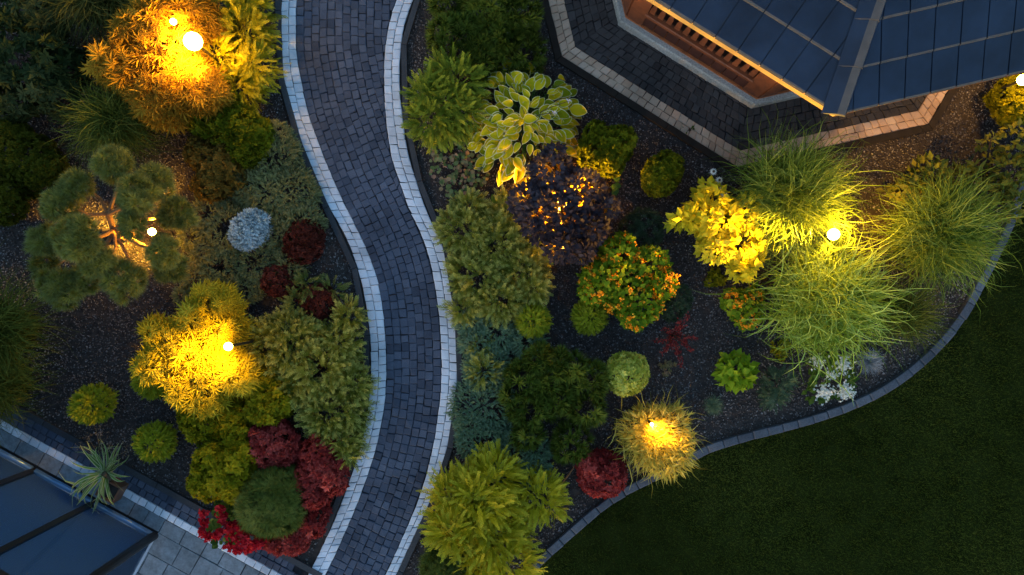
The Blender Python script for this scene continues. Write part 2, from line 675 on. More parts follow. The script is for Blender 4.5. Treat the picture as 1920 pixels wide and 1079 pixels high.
def spline(pts, n=400):
    """smooth polyline, resampled by length"""
    p = np.array(pts, float)
    m = np.gradient(p, axis=0)
    out = []
    for i in range(len(p) - 1):
        t = np.linspace(0, 1, 16, endpoint=False)[:, None]
        d = np.linalg.norm(p[i + 1] - p[i])
        m0 = unit(m[i]) * d
        m1 = unit(m[i + 1]) * d
        out.append((2 * t**3 - 3 * t**2 + 1) * p[i] + (t**3 - 2 * t**2 + t) * m0 + (-2 * t**3 + 3 * t**2) * p[i + 1] + (t**3 - t**2) * m1)
    q = np.vstack(out + [p[-1:]])
    for _ in range(10):
        q[1:-1] = (q[:-2] + 2 * q[1:-1] + q[2:]) / 4
    s = np.concatenate([[0], np.cumsum(np.linalg.norm(np.diff(q, axis=0), axis=1))])
    u = np.linspace(0, s[-1], n)
    return np.stack([np.interp(u, s, q[:, 0]), np.interp(u, s, q[:, 1])], 1)


def offset(q, d):
    t = unit(np.gradient(q, axis=0))
    return q + np.stack([t[:, 1], -t[:, 0]], 1) * d


cLO, cLI, cRI, cRO = (spline(c) for c in (LO, LI, RI, RO))


def stones(g, quads, z0, z1, gap=0.45, jit=0.45, bev=1.2, hvar=0.003, base=None):
    """raised blocks with bevelled tops from pixel quads (n,4,2)"""
    q = np.asarray(quads, float)
    if len(q) == 0:
        return
    c = q.mean(1, keepdims=True)
    q = q + rng.normal(0, jit, q.shape)

    def inset(a, d):
        v = c - a
        L = np.maximum(np.linalg.norm(v, axis=2, keepdims=True), 1e-6)
        return a + v / L * np.minimum(d * 1.414, L * .6)
    lo = inset(q, gap)
    hi = inset(q, gap + bev)
    n = len(q)
    zt = z1 + rng.normal(0, hvar, n)
    tilt = rng.normal(0, hvar * .7, (n, 4))

    def w3(a, z):
        z = np.broadcast_to(z, a.shape[:2])
        return np.stack([(a[..., 0] - 960) * S, (539.5 - a[..., 1]) * S, z], 2)
    A = w3(lo, np.full((n, 4), z0))
    B = w3(lo, zt[:, None] - .006 + tilt)
    C = w3(hi, zt[:, None] + tilt)
    V = np.concatenate([A, B, C], 1)
    F = []
    for k in (0, 4):
        for i in range(4):
            j = (i + 1) % 4
            F.append([k + i, k + j, k + 4 + j, k + 4 + i])
    F.append([8, 9, 10, 11])
    F = np.array(F)
    FF = (F[None] + (np.arange(n) * 12)[:, None, None]).reshape(-1, 4)
    g.add(V.reshape(-1, 3), FF, np.repeat(np.where(U(0, 1, n) < .015, 0, np.clip(rng.normal(.55, .22, n), 0, 1)), 12))


def strip_quads(a, b, lmin, lmax):
    """blocks of random length between two polylines of equal count"""
    mid = (a + b) / 2
    s = np.concatenate([[0], np.cumsum(np.linalg.norm(np.diff(mid, axis=0), axis=1))])
    cuts = [U(0, lmax)]
    while cuts[-1] < s[-1]:
        cuts.append(cuts[-1] + U(lmin, lmax))
    cuts = np.array(cuts[:-1])
    A = np.stack([np.interp(cuts, s, a[:, 0]), np.interp(cuts, s, a[:, 1])], 1)
    B = np.stack([np.interp(cuts, s, b[:, 0]), np.interp(cuts, s, b[:, 1])], 1)
    return np.stack([A[:-1], A[1:], B[1:], B[:-1]], 1)


def sheet(g, a, b, z, r=.5, mi=0):
    n = len(a)
    V = np.concatenate([np.stack([(a[:, 0] - 960) * S, (539.5 - a[:, 1]) * S, np.full(n, z)], 1), np.stack([(b[:, 0] - 960) * S, (539.5 - b[:, 1]) * S, np.full(n, z)], 1)])
    i = np.arange(n - 1)
    g.add(V, np.stack([i, i + 1, n + i + 1, n + i], 1), r, 0, mi)


# ------------------------------------------------------------------ setting
g = Geo()
g.add([[-150, -150, 0], [150, -150, 0], [150, 150, 0], [-150, 150, 0]], [[0, 1, 2, 3]])
kind(build('ground', g, M['soil']), 'structure')

# path: bed, dark cobbles, pale border rows, kerbs
g = Geo()
sheet(g, cLO, cRO, .012)
kind(build('path_bed', g, M['joint']), 'structure')

xr = lambda y: np.interp(y, cRI[:, 1], cRI[:, 0])
g = Geo()
PIT = 14.6
for k in range(24):
    a, b = offset(cLI, k * PIT), offset(cLI, (k + 1) * PIT)
    q = strip_quads(a, b, 13.0, 18.0)
    lim = xr(q[..., 1]) - .4
    vis = q[:, :2, 0].mean(1) < lim[:, :2].mean(1) - 3
    q = q[vis]
    q[..., 0] = np.minimum(q[..., 0], xr(q[..., 1]) - .4)
    stones(g, q, .0, .035, jit=.55)
kind(build('path', g, M['dark_stone']), 'structure')
g = Geo()
for (o1, i1) in ((cLO, cLI), (cRI, cRO)):
    m = (o1 + i1) / 2
    stones(g, strip_quads(o1, m, 12.5, 18.5), 0, .038, jit=.35, hvar=.002)
    stones(g, strip_quads(m, i1, 12.5, 18.5), 0, .038, jit=.35, hvar=.002)
kind(build('path_border', g, M['light_stone']), 'structure')
g = Geo()
sel = slice(0, None)
kL = offset(cLO, -10.5)
# the kerb on the near side of the path stops where the terrace kerb meets it
yl = kL[:, 1] < 1052
stones(g, strip_quads(kL[yl], cLO[yl], 120, 135), 0, .055, .25, 0, 1.2, .001)
kR = offset(cRO, 10.5)
stones(g, strip_quads(cRO, kR, 120, 135), 0, .055, .25, 0, 1.2, .001)
kind(build('path_kerb', g, M['kerb']), 'structure')


def miter(pts, d):
    """offset an open polyline (pixels) sideways by d with mitred corners"""
    p = np.array(pts, float)
    t = unit(np.diff(p, axis=0))
    nrm = np.stack([t[:, 1], -t[:, 0]], 1)
    out = [p[0] + nrm[0] * d]
    for i in range(1, len(p) - 1):
        m = unit(nrm[i - 1] + nrm[i])
        out.append(p[i] + m * d / max(.3, float(m @ nrm[i])))
    out.append(p[-1] + nrm[-1] * d)
    return np.array(out)


def poly_rows(g, pts, d0, d1, lmin, lmax, z, **kw):
    a, b = miter(pts, d0), miter(pts, d1)
    for i in range(len(a) - 1):
        L = (np.linalg.norm(a[i + 1] - a[i]) + np.linalg.norm(b[i + 1] - b[i])) / 2
        cuts = [0.0]
        while cuts[-1] < L - lmax:
            cuts.append(cuts[-1] + U(lmin, lmax))
        cuts = np.array(cuts + [L]) / L
        A = a[i] + (a[i + 1] - a[i]) * cuts[:, None]
        B = b[i] + (b[i + 1] - b[i]) * cuts[:, None]
        stones(g, np.stack([A[:-1], A[1:], B[1:], B[:-1]], 1), 0, z, **kw)


# patio round the gazebo
PAT = [(960, -330), (1027, 0), (1053, 107.5), (1381, 314), (1738, 234), (1830, 80), (1850, -60)]
PAT_DIR = 1   # rows go to the inside with positive offsets
g = Geo()
a = miter(PAT, -13)
b = miter(PAT, 130)
for i in range(len(a) - 1):
    V = np.array([[(x - 960) * S, (539.5 - y) * S, .010] for x, y in (a[i], a[i + 1], b[i + 1], b[i])])
    g.add(V, [[0, 1, 2, 3]])
kind(build('patio_bed', g, M['joint']), 'structure')
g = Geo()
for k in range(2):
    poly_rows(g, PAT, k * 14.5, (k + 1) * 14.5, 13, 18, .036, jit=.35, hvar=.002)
kind(build('patio_border', g, M['warm_lit_stone']), 'structure')
g = Geo()
for k in range(2, 9):
    poly_rows(g, PAT, k * 14.5, (k + 1) * 14.5, 12, 18, .033, jit=.6)
kind(build('patio', g, M['brown_cobble']), 'structure')
g = Geo()
poly_rows(g, PAT, -13, 0, 110, 134, .05, jit=0, gap=.25, bev=1.2, hvar=.001)
kind(build('patio_kerb', g, plain('brown_kerb', (.035, .027, .021), .9, 0, .2, 10, .08)), 'structure')

# terrace at the greenhouse: kerb, two cobble rows, one pale row, large slabs
e1 = unit(np.array([528., 291.]))
e2 = np.array([-e1[1], e1[0]])
K0 = np.array([576., 1057.]) - e1 * 900


def uv(u, v):
    return K0 + e1 * u + e2 * v


def row(g, v0, v1, u0, u1, lmin, lmax, z, **kw):
    cuts = [u0 - U(0, lmax)]
    while cuts[-1] < u1:
        cuts.append(cuts[-1] + U(lmin, lmax))
    q = [[uv(a_, v0), uv(b_, v0), uv(b_, v1), uv(a_, v1)] for a_, b_ in zip(cuts[:-1], cuts[1:])]
    stones(g, q, 0, z, **kw)


UE = 905
g = Geo()
q = [uv(-200, 0), uv(UE + 60, 0), uv(UE + 60, 700), uv(-200, 700)]
g.add([[(x - 960) * S, (539.5 - y) * S, .008] for x, y in q], [[0, 3, 2, 1]])
kind(build('terrace_bed', g, M['joint']), 'structure')
g = Geo()
row(g, 0, 11, -150, UE - 40, 110, 134, .05, jit=0, gap=.25, bev=1.2, hvar=.001)
kind(build('terrace_kerb', g, M['kerb']), 'structure')
g = Geo()
row(g, 11, 25, -150, UE - 25, 12, 19, .033)
row(g, 25, 39, -150, UE - 5, 12, 19, .033)
kind(build('terrace_cobbles', g, M['dark_stone']), 'structure')
g = Geo()
row(g, 39, 54, -150, UE, 14, 22, .035, jit=.3, hvar=.001)
kind(build('terrace_border', g, M['light_stone']), 'structure')
g = Geo()
v = 54
for hgt in (28, 42, 42, 28, 42, 42, 28, 42, 42, 28, 42, 42, 42, 42, 42):
    row(g, v, v + hgt, -150, UE - v * .1, 28, 62, .032, jit=.25, gap=.5, bev=.8, hvar=.001)
    v += hgt
kind(build('terrace', g, M['slab']), 'structure')

# lawn and its kerb
LK = [(1990, 120), (1950, 215), (1922, 320), (1905, 375), (1888, 425), (1864, 475), (1839, 525), (1807, 583), (1767, 637), (1719, 684), (1685, 711), (1643, 737), (1601, 757), (1546, 778), (1490, 795), (1435, 809), (1379, 824), (1323, 842), (1291, 859), (1243, 885), (1184, 913), (1143, 938), (1099, 972), (1062, 1005), (1025, 1038), (995, 1070), (970, 1105), (930, 1180), (900, 1260)]
cLK = spline(LK, 500)
g = Geo()
stones(g, strip_quads(offset(cLK, 7.5), offset(cLK, -8), 27, 31), 0, .075, .5, .3, 2.0, .002)
kind(build('lawn_kerb', g, M['lawn_kerb']), 'structure')
far = np.array([[2900., y] for y in np.linspace(120, 1900, 500)])
far[:, 0] = np.linspace(2600, 2600, 500)
lawn_in = offset(cLK, 8)
lawn_far = np.stack([np.interp(np.arange(500), [0, 250, 499], [2500, 2500, 1000]), np.interp(np.arange(500), [0, 250, 499], [0, 1700, 1700])], 1)
g = Geo()
sheet(g, lawn_in, lawn_far, .02)
m, nt, p = newmat('lawn_soil')
nt.links.new(ramp(nt, noise(nt, 3, 5), [(.010, .013, .003), (.020, .026, .006)], [.35, .65]), p.inputs['Base Color'])
p.inputs['Roughness'].default_value = 1
p.inputs['Specular IOR Level'].default_value = 0
kind(build('lawn', g, m), 'structure')


def in_lawn(x, y):
    """pixel points on the lawn side of the kerb"""
    d = np.full(len(x), 1e9)
    sgn = np.zeros(len(x))
    t = unit(np.gradient(cLK, axis=0))
    for i in range(0, len(cLK), 4):
        dx, dy = x - cLK[i, 0], y - cLK[i, 1]
        dd = dx * dx + dy * dy
        s_ = dx * -t[i, 1] + dy * t[i, 0]
        k = dd < d
        d[k] = dd[k]
        sgn[k] = s_[k]
    return sgn, np.sqrt(d)


def blades_lawn():
    n = 300000
    x, y = U(860, 2160, n), U(280, 1290, n)
    s_, d = in_lawn(x, y)
    k = (s_ < 0) & (d > 9)
    x, y = x[k], y[k]
    n = len(x)
    L = U(.02, .05, n)
    a = U(0, 2 * np.pi, n)
    b = np.stack([(x - 960) * S, (539.5 - y) * S, np.full(n, .018)], 1)
    w = np.stack([np.cos(a), np.sin(a), np.zeros(n)], 1) * U(.002, .0045, n)[:, None]
    tip = b + np.stack([-np.sin(a) * L * .7 + rng.normal(0, .01, n), np.cos(a) * L * .7 + rng.normal(0, .01, n), L * .75], 1)
    V = np.stack([b - w, b + w, tip], 1).reshape(-1, 3)
    rn = np.clip(.45 + .5 * drift(b, 7, 2.2) + rng.normal(0, .2, n), 0, 1)
    g = Geo()
    g.add(V, np.arange(n * 3).reshape(-1, 3), np.repeat(rn, 3), np.tile([0, 0, 1.], n))
    return g


kind(build('lawn_grass', blades_lawn(), leafmat('lawn_blade', [(.022, .034, .004), (.052, .071, .009), (.104, .126, .021)], .15, .9)), 'stuff', 'short dark green mown grass of the lawn')


# gravel chips over the beds
def gravel():
    n = 290000
    x, y = U(-220, 2140, n), U(-220, 1300, n)
    s_, d = in_lawn(x, y)
    k = (s_ > 0) & (d > 10) | (x < 900)
    xl, xrr = np.interp(y, cLO[:, 1], cLO[:, 0]) - 12, np.interp(y, cRO[:, 1], cRO[:, 0]) + 12
    k &= ~((x > xl) & (x < xrr))
    r_ = np.stack([x, y], 1) - K0
    k &= ~((r_ @ e2 > 0) & (x < 640))
    # inside the patio
    inside = np.ones(n, bool)
    for i in range(1, len(PAT) - 2):
        p0, p1 = np.array(PAT[i], float), np.array(PAT[i + 1], float)
        t = unit(p1 - p0)
        inside &= ((x - p0[0]) * t[1] - (y - p0[1]) * t[0]) > -14
    k &= ~inside
    x, y = x[k], y[k]
    n = len(x)
    a = U(0, 2 * np.pi, (n, 1)) + np.array([0, 1.4, 3.0, 4.5])[None] + rng.normal(0, .3, (n, 4))
    r = U(.006, .017, (n, 1)) * U(.6, 1.2, (n, 4))
    b = np.stack([(x - 960) * S, (539.5 - y) * S], 1)
    ring = np.stack([b[:, :1] + r * np.cos(a), b[:, 1:] + r * np.sin(a), U(.0, .012, (n, 4))], 2)
    top = np.stack([b[:, 0] + rng.normal(0, .004, n), b[:, 1] + rng.normal(0, .004, n), U(.012, .028, n)], 1)[:, None]
    V = np.concatenate([ring, top], 1).reshape(-1, 3)
    F = np.array([[0, 1, 4], [1, 2, 4], [2, 3, 4], [3, 0, 4]])
    FF = (F[None] + (np.arange(n) * 5)[:, None, None]).reshape(-1, 3)
    g = Geo()
    g.add(V, FF, np.repeat(U(0, 1, n) ** 1.6, 5))
    return g


kind(build('gravel', gravel(), M['chips']), 'stuff', 'dark crushed stone gravel covering the planting beds')

# ------------------------------------------------------------------ gazebo
GC = np.array([4.08, 5.19])
GB = GC + np.array([-.25, .15])                             # centre of the base under the roof
FA = [math.radians(238.0 + 45 * i) for i in range(8)]      # outward directions of the eight faces
AP_B, AP_E = 2.62, 3.10                                     # apothem of the base and of the eaves
T8 = math.tan(math.pi / 8)
gz = thing('garden_gazebo', 'octagonal brown wooden gazebo with slatted balustrade and dark blue shingled roof on a stone plinth', 'gazebo', (GC[0], GC[1], 0))
gb = np.array([GC[0], GC[1], 0.0])
M['wood'] = plain('brown_wood', (.13, .038, .013), .6, 0, .35, 9)
M['wood_dark'] = plain('dark_brown_boards', (.052, .015, .008), .6, 0, .35, 9)
M['wood_orange'] = plain('orange_wood_rim', (.32, .10, .03), .55, 0, .25, 9)
M['plinth'] = stonemat('rough_grey_plinth', [(.29, .285, .26), (.38, .375, .34), (.48, .47, .42)], .35, 45, .9, .8)
M['tile'] = plain('blue_black_shingle', (.008, .019, .042), .4, 0, .4, 2, .28)
M['lip'] = plain('shingle_edge_sheen', (.065, .065, .064), .6, 0, .2, 8)  # reflection on course edges and hip strip put into the pale grey
M['gold'] = plain('lamplit_fascia', (.62, .36, .09), .45, 0, .2, 6)  # lamp glow on one eave put into the colour


def ring(ap, z, i):
    """the two corners of face i at apothem ap"""
    a = FA[i]
    n = np.array([math.cos(a), math.sin(a)])
    t = np.array([-n[1], n[0]])
    return [np.array([*(GB + n * ap + t * sgn * ap * T8), z]) for sgn in (-1, 1)]


def prism(g, aps, zs, faces=range(8), r=.5):
    """octagonal shell through the given (apothem, height) pairs"""
    for i in faces:
        for k in range(len(aps) - 1):
            a, b = ring(aps[k], zs[k], i)
            c, d = ring(aps[k + 1], zs[k + 1], i)
            g.add([a, b, d, c], [[0, 1, 2, 3]], r)


g = Geo()
prism(g, [AP_B + .035, AP_B + .03, AP_B + .015, AP_B - .05], [0, .17, .20, .20])
build('plinth', g, M['plinth'], gz, gb)
g = Geo()
prism(g, [AP_B - .045, AP_B - .045, AP_B - .16], [.19, .235, .235])
build('sill', g, M['wood_orange'], gz, gb)
g = Geo()
a8 = [ring(AP_B - .2, .21, i)[0] for i in range(8)]
g.add(a8, [[0, 1, 2, 3], [0, 3, 4, 7], [4, 5, 6, 7]])
build('deck_floor', g, M['wood_dark'], gz, gb)
for i in (7, 0, 1, 2):
    a = FA[i]
    n = np.array([math.cos(a), math.sin(a), 0])
    t = np.array([-n[1], n[0], 0])
    rot = math.atan2(t[1], t[0])
    ap = AP_B - .09
    hw = ap * T8
    c0 = np.array([GB[0], GB[1], 0]) + n * ap
    # boards under the rail
    g = Geo()
    nb = 9
    bw = (2 * hw - .44) / nb
    for k in range(nb):
        u = -hw + .22 + bw * (k + .5)
        g.box(c0 + t * u + [0, 0, .415], (bw - .012, .04, .35), rot, U(), 0, .006)
    build('wall_panel', g, M['wood_dark'], gz, gb)
    g = Geo()
    g.box(c0 + n * .02 + [0, 0, .625], (2 * hw - .42, .085, .07), rot, .5, 0, .01)
    build('bottom_rail', g, M['wood'], gz, gb)
    g = Geo()
    g.box(c0 + n * .02 + [0, 0, 1.16], (2 * hw - .42, .10, .07), rot, .5, 0, .01)
    build('handrail', g, M['wood'], gz, gb)
    # shaped flat balusters
    nbal = 13
    bw = (2 * hw - .44) / nbal
    prof = [(0, .95), (.14, .95), (.2, .74), (.32, .92), (.44, .62), (.56, .62), (.68, .92), (.8, .74), (.86, .95), (1, .95)]
    for k in range(nbal):
        u = -hw + .22 + bw * (k + .5)
        cc = c0 + t * u
        g = Geo()
        V = []
        for s_, w_ in prof:
            for sg in (-1, 1):
                for dd in (-.011, .011):
                    V.append(cc + t * sg * w_ * bw * .33 + n * dd + [0, 0, .662 + .46 * s_])
        F = []
        for j in range(len(prof) - 1):
            q = j * 4
            F += [[q, q + 2, q + 6, q + 4], [q + 1, q + 5, q + 7, q + 3], [q, q + 4, q + 5, q + 1], [q + 2, q + 3, q + 7, q + 6]]
        g.add(V, F, U())
        build('baluster', g, M['wood'], gz, gb)
    # wall plate under the eaves
    g = Geo()
    g.box(c0 + [0, 0, 2.2], (2 * hw - .2, .12, .16), rot, .5, 0, .01)
    build('top_beam', g, M['wood'], gz, gb)
for i in range(8):
    c = ring(AP_B - .13, 0, i)[0]
    nn = FA[i] - math.pi / 8
    g = Geo()
    for s_ in (-1, 1):
        tt = nn + s_ * (math.pi / 8) + math.pi / 2
        cc = c + np.array([math.cos(tt), math.sin(tt), 0]) * s_ * .10 + np.array([math.cos(nn + s_ * math.pi / 8), math.sin(nn + s_ * math.pi / 8), 0]) * .055
        g.box(cc + [0, 0, 1.24], (.24, .05, 2.0), tt, .5, 0, .01)
    build('corner_post', g, M['wood'], gz, gb)

ZE, ZT = 2.32, 3.98
for i in range(8):
    a = FA[i]
    n = np.array([math.cos(a), math.sin(a)])
    t = np.array([-n[1], n[0]])
    sl = (ZT - ZE) / AP_E

    def rp(v, u, dz=0.0):
        """v = horizontal distance inwards from the eaves, u along the eaves"""
        q = GC + n * (AP_E - v) + t * u
        return np.array([q[0], q[1], ZE + v * sl + dz])
    g = Geo()
    hw = AP_E * T8
    g.add([rp(0, -hw), rp(0, hw), rp(AP_E, 0)], [[0, 1, 2]], .2)
    step = .395
    for k in range(8):
        v0, v1 = k * step, min((k + 1) * step, AP_E - .05)
        h0, h1 = (AP_E - v0) * T8, (AP_E - v1) * T8
        tw = .285
        off = 0.0
        nt_ = int(2 * hw / tw) + 2
        for j in range(-nt_ // 2 - 1, nt_ // 2 + 2):
            ua, ub = j * tw + off + .006, (j + 1) * tw + off - .006
            A0, B0 = max(ua, -h0), min(ub, h0)
            A1, B1 = max(ua, -h1), min(ub, h1)
            if B0 - A0 < .01:
                continue
            if B1 < A1:
                A1 = B1 = min(max((A1 + B1) / 2, -h1), h1)
            d0, d1 = .034 + U(-.002, .002), .012
            q = [rp(v0 - .012, A0, d0), rp(v0 - .012, B0, d0), rp(v1, B1, d1), rp(v1, A1, d1)]
            g.add(q, [[0, 1, 2, 3]], U(), 0, 0)
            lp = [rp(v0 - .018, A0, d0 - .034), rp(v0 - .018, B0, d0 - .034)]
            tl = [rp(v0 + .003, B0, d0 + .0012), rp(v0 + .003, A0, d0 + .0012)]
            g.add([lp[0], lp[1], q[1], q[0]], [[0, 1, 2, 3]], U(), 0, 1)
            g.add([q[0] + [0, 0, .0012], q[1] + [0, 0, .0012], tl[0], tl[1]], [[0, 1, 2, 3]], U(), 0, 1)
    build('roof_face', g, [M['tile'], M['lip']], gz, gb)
    g = Geo()
    fz = -.13
    g.add([rp(-.005, -hw, fz), rp(-.005, hw, fz), rp(-.005, hw, -.004), rp(-.005, -hw, -.004)], [[0, 1, 2, 3]])
    g.add([rp(-.005, -hw, fz), rp(-.005, hw, fz), rp(.05, hw - .02, fz), rp(.05, -hw + .02, fz)], [[0, 1, 2, 3]])
    build('fascia', g, M['gold'] if i == 0 else M['wood'], gz, gb)  # one fascia carries painted lamp glow, the others plain wood
    g = Geo()
    zz = ZE - .06
    g.add([np.array([*(GC + n * (AP_E - .02) + t * s_ * (hw - .01)), zz]) for s_ in (-1, 1)] + [np.array([*(GC + n * (AP_B - .3) + t * s_ * (AP_B - .3) * T8), zz]) for s_ in (1, -1)], [[0, 3, 2, 1]])
    build('soffit', g, M['wood'], gz, gb)
    # hip cap at the corner between face i and the next
    g = Geo()
    ca = a + math.pi / 8
    cn = np.array([math.cos(ca), math.sin(ca)])
    ct = np.array([-cn[1], cn[0]])
    R0 = AP_E / math.cos(math.pi / 8)
    for k in range(8):
        r0, r1 = R0 - k * R0 / 8 + (.03 if k == 0 else .0), R0 - (k + 1) * R0 / 8 - .03
        zf = lambda r: ZE + (R0 - r) * (ZT - ZE) / R0
        d0, d1 = .085, .06
        c0_, c1_ = np.array([*(GC + cn * r0), zf(r0) + d0]), np.array([*(GC + cn * r1), zf(r1) + d1])
        T3 = np.array([*ct, 0])
        wc = .045
        for sgn, wl in ((-1, .19), (1, .075)):
            mi = 0
            g.add([c0_ + T3 * sgn * wc, c0_ + T3 * sgn * wl - [0, 0, .06], c1_ + T3 * sgn * wl * .95 - [0, 0, .06], c1_ + T3 * sgn * wc], [[0, 1, 2, 3]], U(), 0, mi)
        g.add([c0_ - T3 * wc, c0_ + T3 * wc, c1_ + T3 * wc, c1_ - T3 * wc], [[0, 1, 2, 3]], .5, 0, 1)  # raised strip, sky reflection put into its pale colour
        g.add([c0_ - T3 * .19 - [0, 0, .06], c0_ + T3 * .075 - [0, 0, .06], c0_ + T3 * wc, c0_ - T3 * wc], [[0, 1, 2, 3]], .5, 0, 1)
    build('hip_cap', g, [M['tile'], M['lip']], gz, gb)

# ------------------------------------------------------------------ greenhouse in the corner
gk = P(291, 1003)
eu = unit(np.array([-.877, .479, 0]))
ev = np.array([-.479, -.877, 0])
if ev @ np.array([0, 1, 0]) > 0:
    ev = -ev
gh = thing('greenhouse', 'polycarbonate greenhouse with black frame and bluish ribbed clear panels on the paved terrace', 'greenhouse', gk)
rotg = math.atan2(eu[1], eu[0])
m, nt, p = newmat('ribbed_polycarbonate')
tc = nt.nodes.new("ShaderNodeTexCoord")
mp = nt.nodes.new("ShaderNodeMapping")
mp.inputs["Rotation"].default_value = (0, 0, -rotg)
nt.links.new(tc.outputs["Object"], mp.inputs[0])
wv = nt.nodes.new("ShaderNodeTexWave")
wv.wave_type = 'BANDS'
wv.bands_direction = 'X'
wv.inputs["Scale"].default_value = 10.0
nt.links.new(mp.outputs[0], wv.inputs[0])
p.inputs["Base Color"].default_value = (.20, .30, .42, 1)
nt.links.new(ramp(nt, wv.outputs["Fac"], [(.022, .055, .12), (.055, .12, .24)]), p.inputs["Base Color"])
p.inputs["Roughness"].default_value = .6
p.inputs["Specular IOR Level"].default_value = .04
bump(nt, p, wv.outputs["Fac"], .25, .004)
tr = nt.nodes.new("ShaderNodeBsdfTransparent")
tr.inputs[0].default_value = (.75, .88, 1, 1)
mx = nt.nodes.new("ShaderNodeMixShader")
mx.inputs[0].default_value = .42
nt.links.new(p.outputs[0], mx.inputs[1])
nt.links.new(tr.outputs[0], mx.inputs[2])
nt.links.new(mx.outputs[0], nt.nodes["Material Output"].inputs[0])
M['poly'] = m
M['rim'] = plain('blue_grey_rail', (.10, .20, .34), .25, .3, .1, 4, .6)
GH, GD, GLn = 2.25, 2.4, 5.7
zb = .06


def gp(u, v, z):
    return gk + eu * u + ev * v + np.array([0, 0, z])


def quadbox(g, a, b, w, d, mi=0):
    """square bar from a to b"""
    ax = unit(b - a)
    n1 = unit(np.cross(ax, ev if abs(ax @ ev) < .9 else eu))
    n2 = np.cross(ax, n1)
    V = [q + n1 * s1 * w / 2 + n2 * s2 * d / 2 for q in (a, b) for s1, s2 in ((-1, -1), (1, -1), (1, 1), (-1, 1))]
    g.add(V, [[0, 1, 2, 3], [7, 6, 5, 4], [0, 4, 5, 1], [1, 5, 6, 2], [2, 6, 7, 3], [3, 7, 4, 0]], .5, 0, mi)


nbay = 6
g = Geo()
g.add([gp(.02, .06, .05), gp(GLn, .06, .05), gp(GLn, GD, .05), gp(.02, GD, .05)], [[0, 1, 2, 3]])
build('floor', g, plain('greenhouse_floor', (.03, .04, .05), .8), gh, gk)
bay = GLn / nbay
for k in range(nbay):
    g = Geo()
    u0, u1 = k * bay + .03, (k + 1) * bay - .03
    for vv in (0.0, .010):
        g.add([gp(u0, vv, .12), gp(u1, vv, .12), gp(u1, vv, GH), gp(u0, vv, GH)], [[0, 1, 2, 3]])
    build('wall_panel', g, M['poly'], gh, gk, False)
    g = Geo()
    g.tube([gp(u0, -.02, .085), gp(u1, -.02, .085)], .045, 10)
    build('bottom_rail', g, M['rim'], gh, gk, True)
for k in range(nbay + 1):
    g = Geo()
    if k == 0:
        g.tube([gp(0, 0, .02), gp(0, 0, GH + .03)], .062, 12)
    else:
        quadbox(g, gp(k * bay, 0, .02), gp(k * bay, 0, GH), .075, .06)
    build('post', g, M['metal'], gh, gk)
g = Geo()
quadbox(g, gp(-.03, -.055, .022), gp(GLn, -.055, .022), .03, .04)
build('base_beam', g, M['metal'], gh, gk)
g = Geo()
quadbox(g, gp(-.02, .05, .03), gp(-.02, GD, .03), .014, .03)
build('end_base_beam', g, plain('pale_aluminium', (.55, .6, .66), .35, .2), gh, gk)
g = Geo()
g.add([gp(0, .03, .06), gp(0, GD, .06), gp(0, GD, GH), gp(0, GD / 2, GH + .6), gp(0, .03, GH)], [[0, 1, 2, 3, 4]])
build('end_panel', g, M['poly'], gh, gk)
g = Geo()
quadbox(g, gp(1.02, .12, .05), gp(.75, .9, GH), .05, .05)
build('brace', g, M['metal'], gh, gk)
g = Geo()
quadbox(g, gp(.02, GD, 0), gp(.02, GD, GH), .06, .06)
build('post', g, M['metal'], gh, gk)
for s_, (va, vb) in enumerate(((0, GD / 2), (GD, GD / 2))):
    g = Geo()
    g.add([gp(-.05, va - (.06 if s_ == 0 else -.06), GH - .02), gp(GLn, va - (.06 if s_ == 0 else -.06), GH - .02), gp(GLn, vb, GH + .6), gp(-.05, vb, GH + .6)], [[0, 1, 2, 3]])
    build('roof_panel', g, M['poly'], gh, gk)
g = Geo()
quadbox(g, gp(-.05, -.03, GH), gp(GLn, -.03, GH), .07, .07)
quadbox(g, gp(-.05, GD / 2, GH + .6), gp(GLn, GD / 2, GH + .6), .07, .07)
build('roof_beam', g, M['metal'], gh, gk)
gin = gp(2.6, .9, 0)
pt = thing('greenhouse_plant', 'blurry bright green leafy plant growing inside the greenhouse', 'plant', gin)
g = foliage_geo([(gin + [0, 0, .5], .35, .45)], ROS, 700, .09)
build('foliage', g, leafmat('greenhouse_leaf', [(.04, .20, .02), (.08, .32, .04)]), pt, gin)

# ------------------------------------------------------------------ plants: materials
C = {}
C['thuja'] = leafmat('golden_thuja', [(0.097, 0.123, 0.004), (0.248, 0.268, 0.009), (0.441, 0.435, 0.022)], .15, tip=(.42, .40, .03))
C['juniper'] = leafmat('green_juniper', [(.05, .07, .012), (.12, .14, .025), (.24, .25, .06)], .15, tip=(.34, .35, .10))
C['goldjun'] = leafmat('gold_juniper', [(0.111, 0.109, 0.002), (0.301, 0.260, 0.005), (0.513, 0.416, 0.017)], .15, tip=(.66, .58, .05))
C['greenjun'] = leafmat('fresh_green_juniper', [(.06, .09, .006), (.13, .165, .012), (.22, .25, .022)], .12, tip=(.42, .44, .04))
C['greyjun'] = leafmat('grey_juniper', [(0.083, 0.089, 0.029), (0.166, 0.164, 0.054), (0.290, 0.278, 0.093)], .1, tip=(.30, .31, .15))
C['bluejun'] = leafmat('blue_juniper', [(0.065, 0.113, 0.048), (0.130, 0.203, 0.094), (0.244, 0.330, 0.168)], .1, tip=(.22, .31, .21))
C['palejun'] = leafmat('pale_tipped_juniper', [(0.061, 0.075, 0.007), (0.148, 0.154, 0.014), (0.284, 0.264, 0.031)], .12, tip=(.66, .62, .15))
C['spirea'] = leafmat('golden_spirea', [(0.108, 0.115, 0.004), (0.270, 0.250, 0.009), (0.513, 0.405, 0.016)])
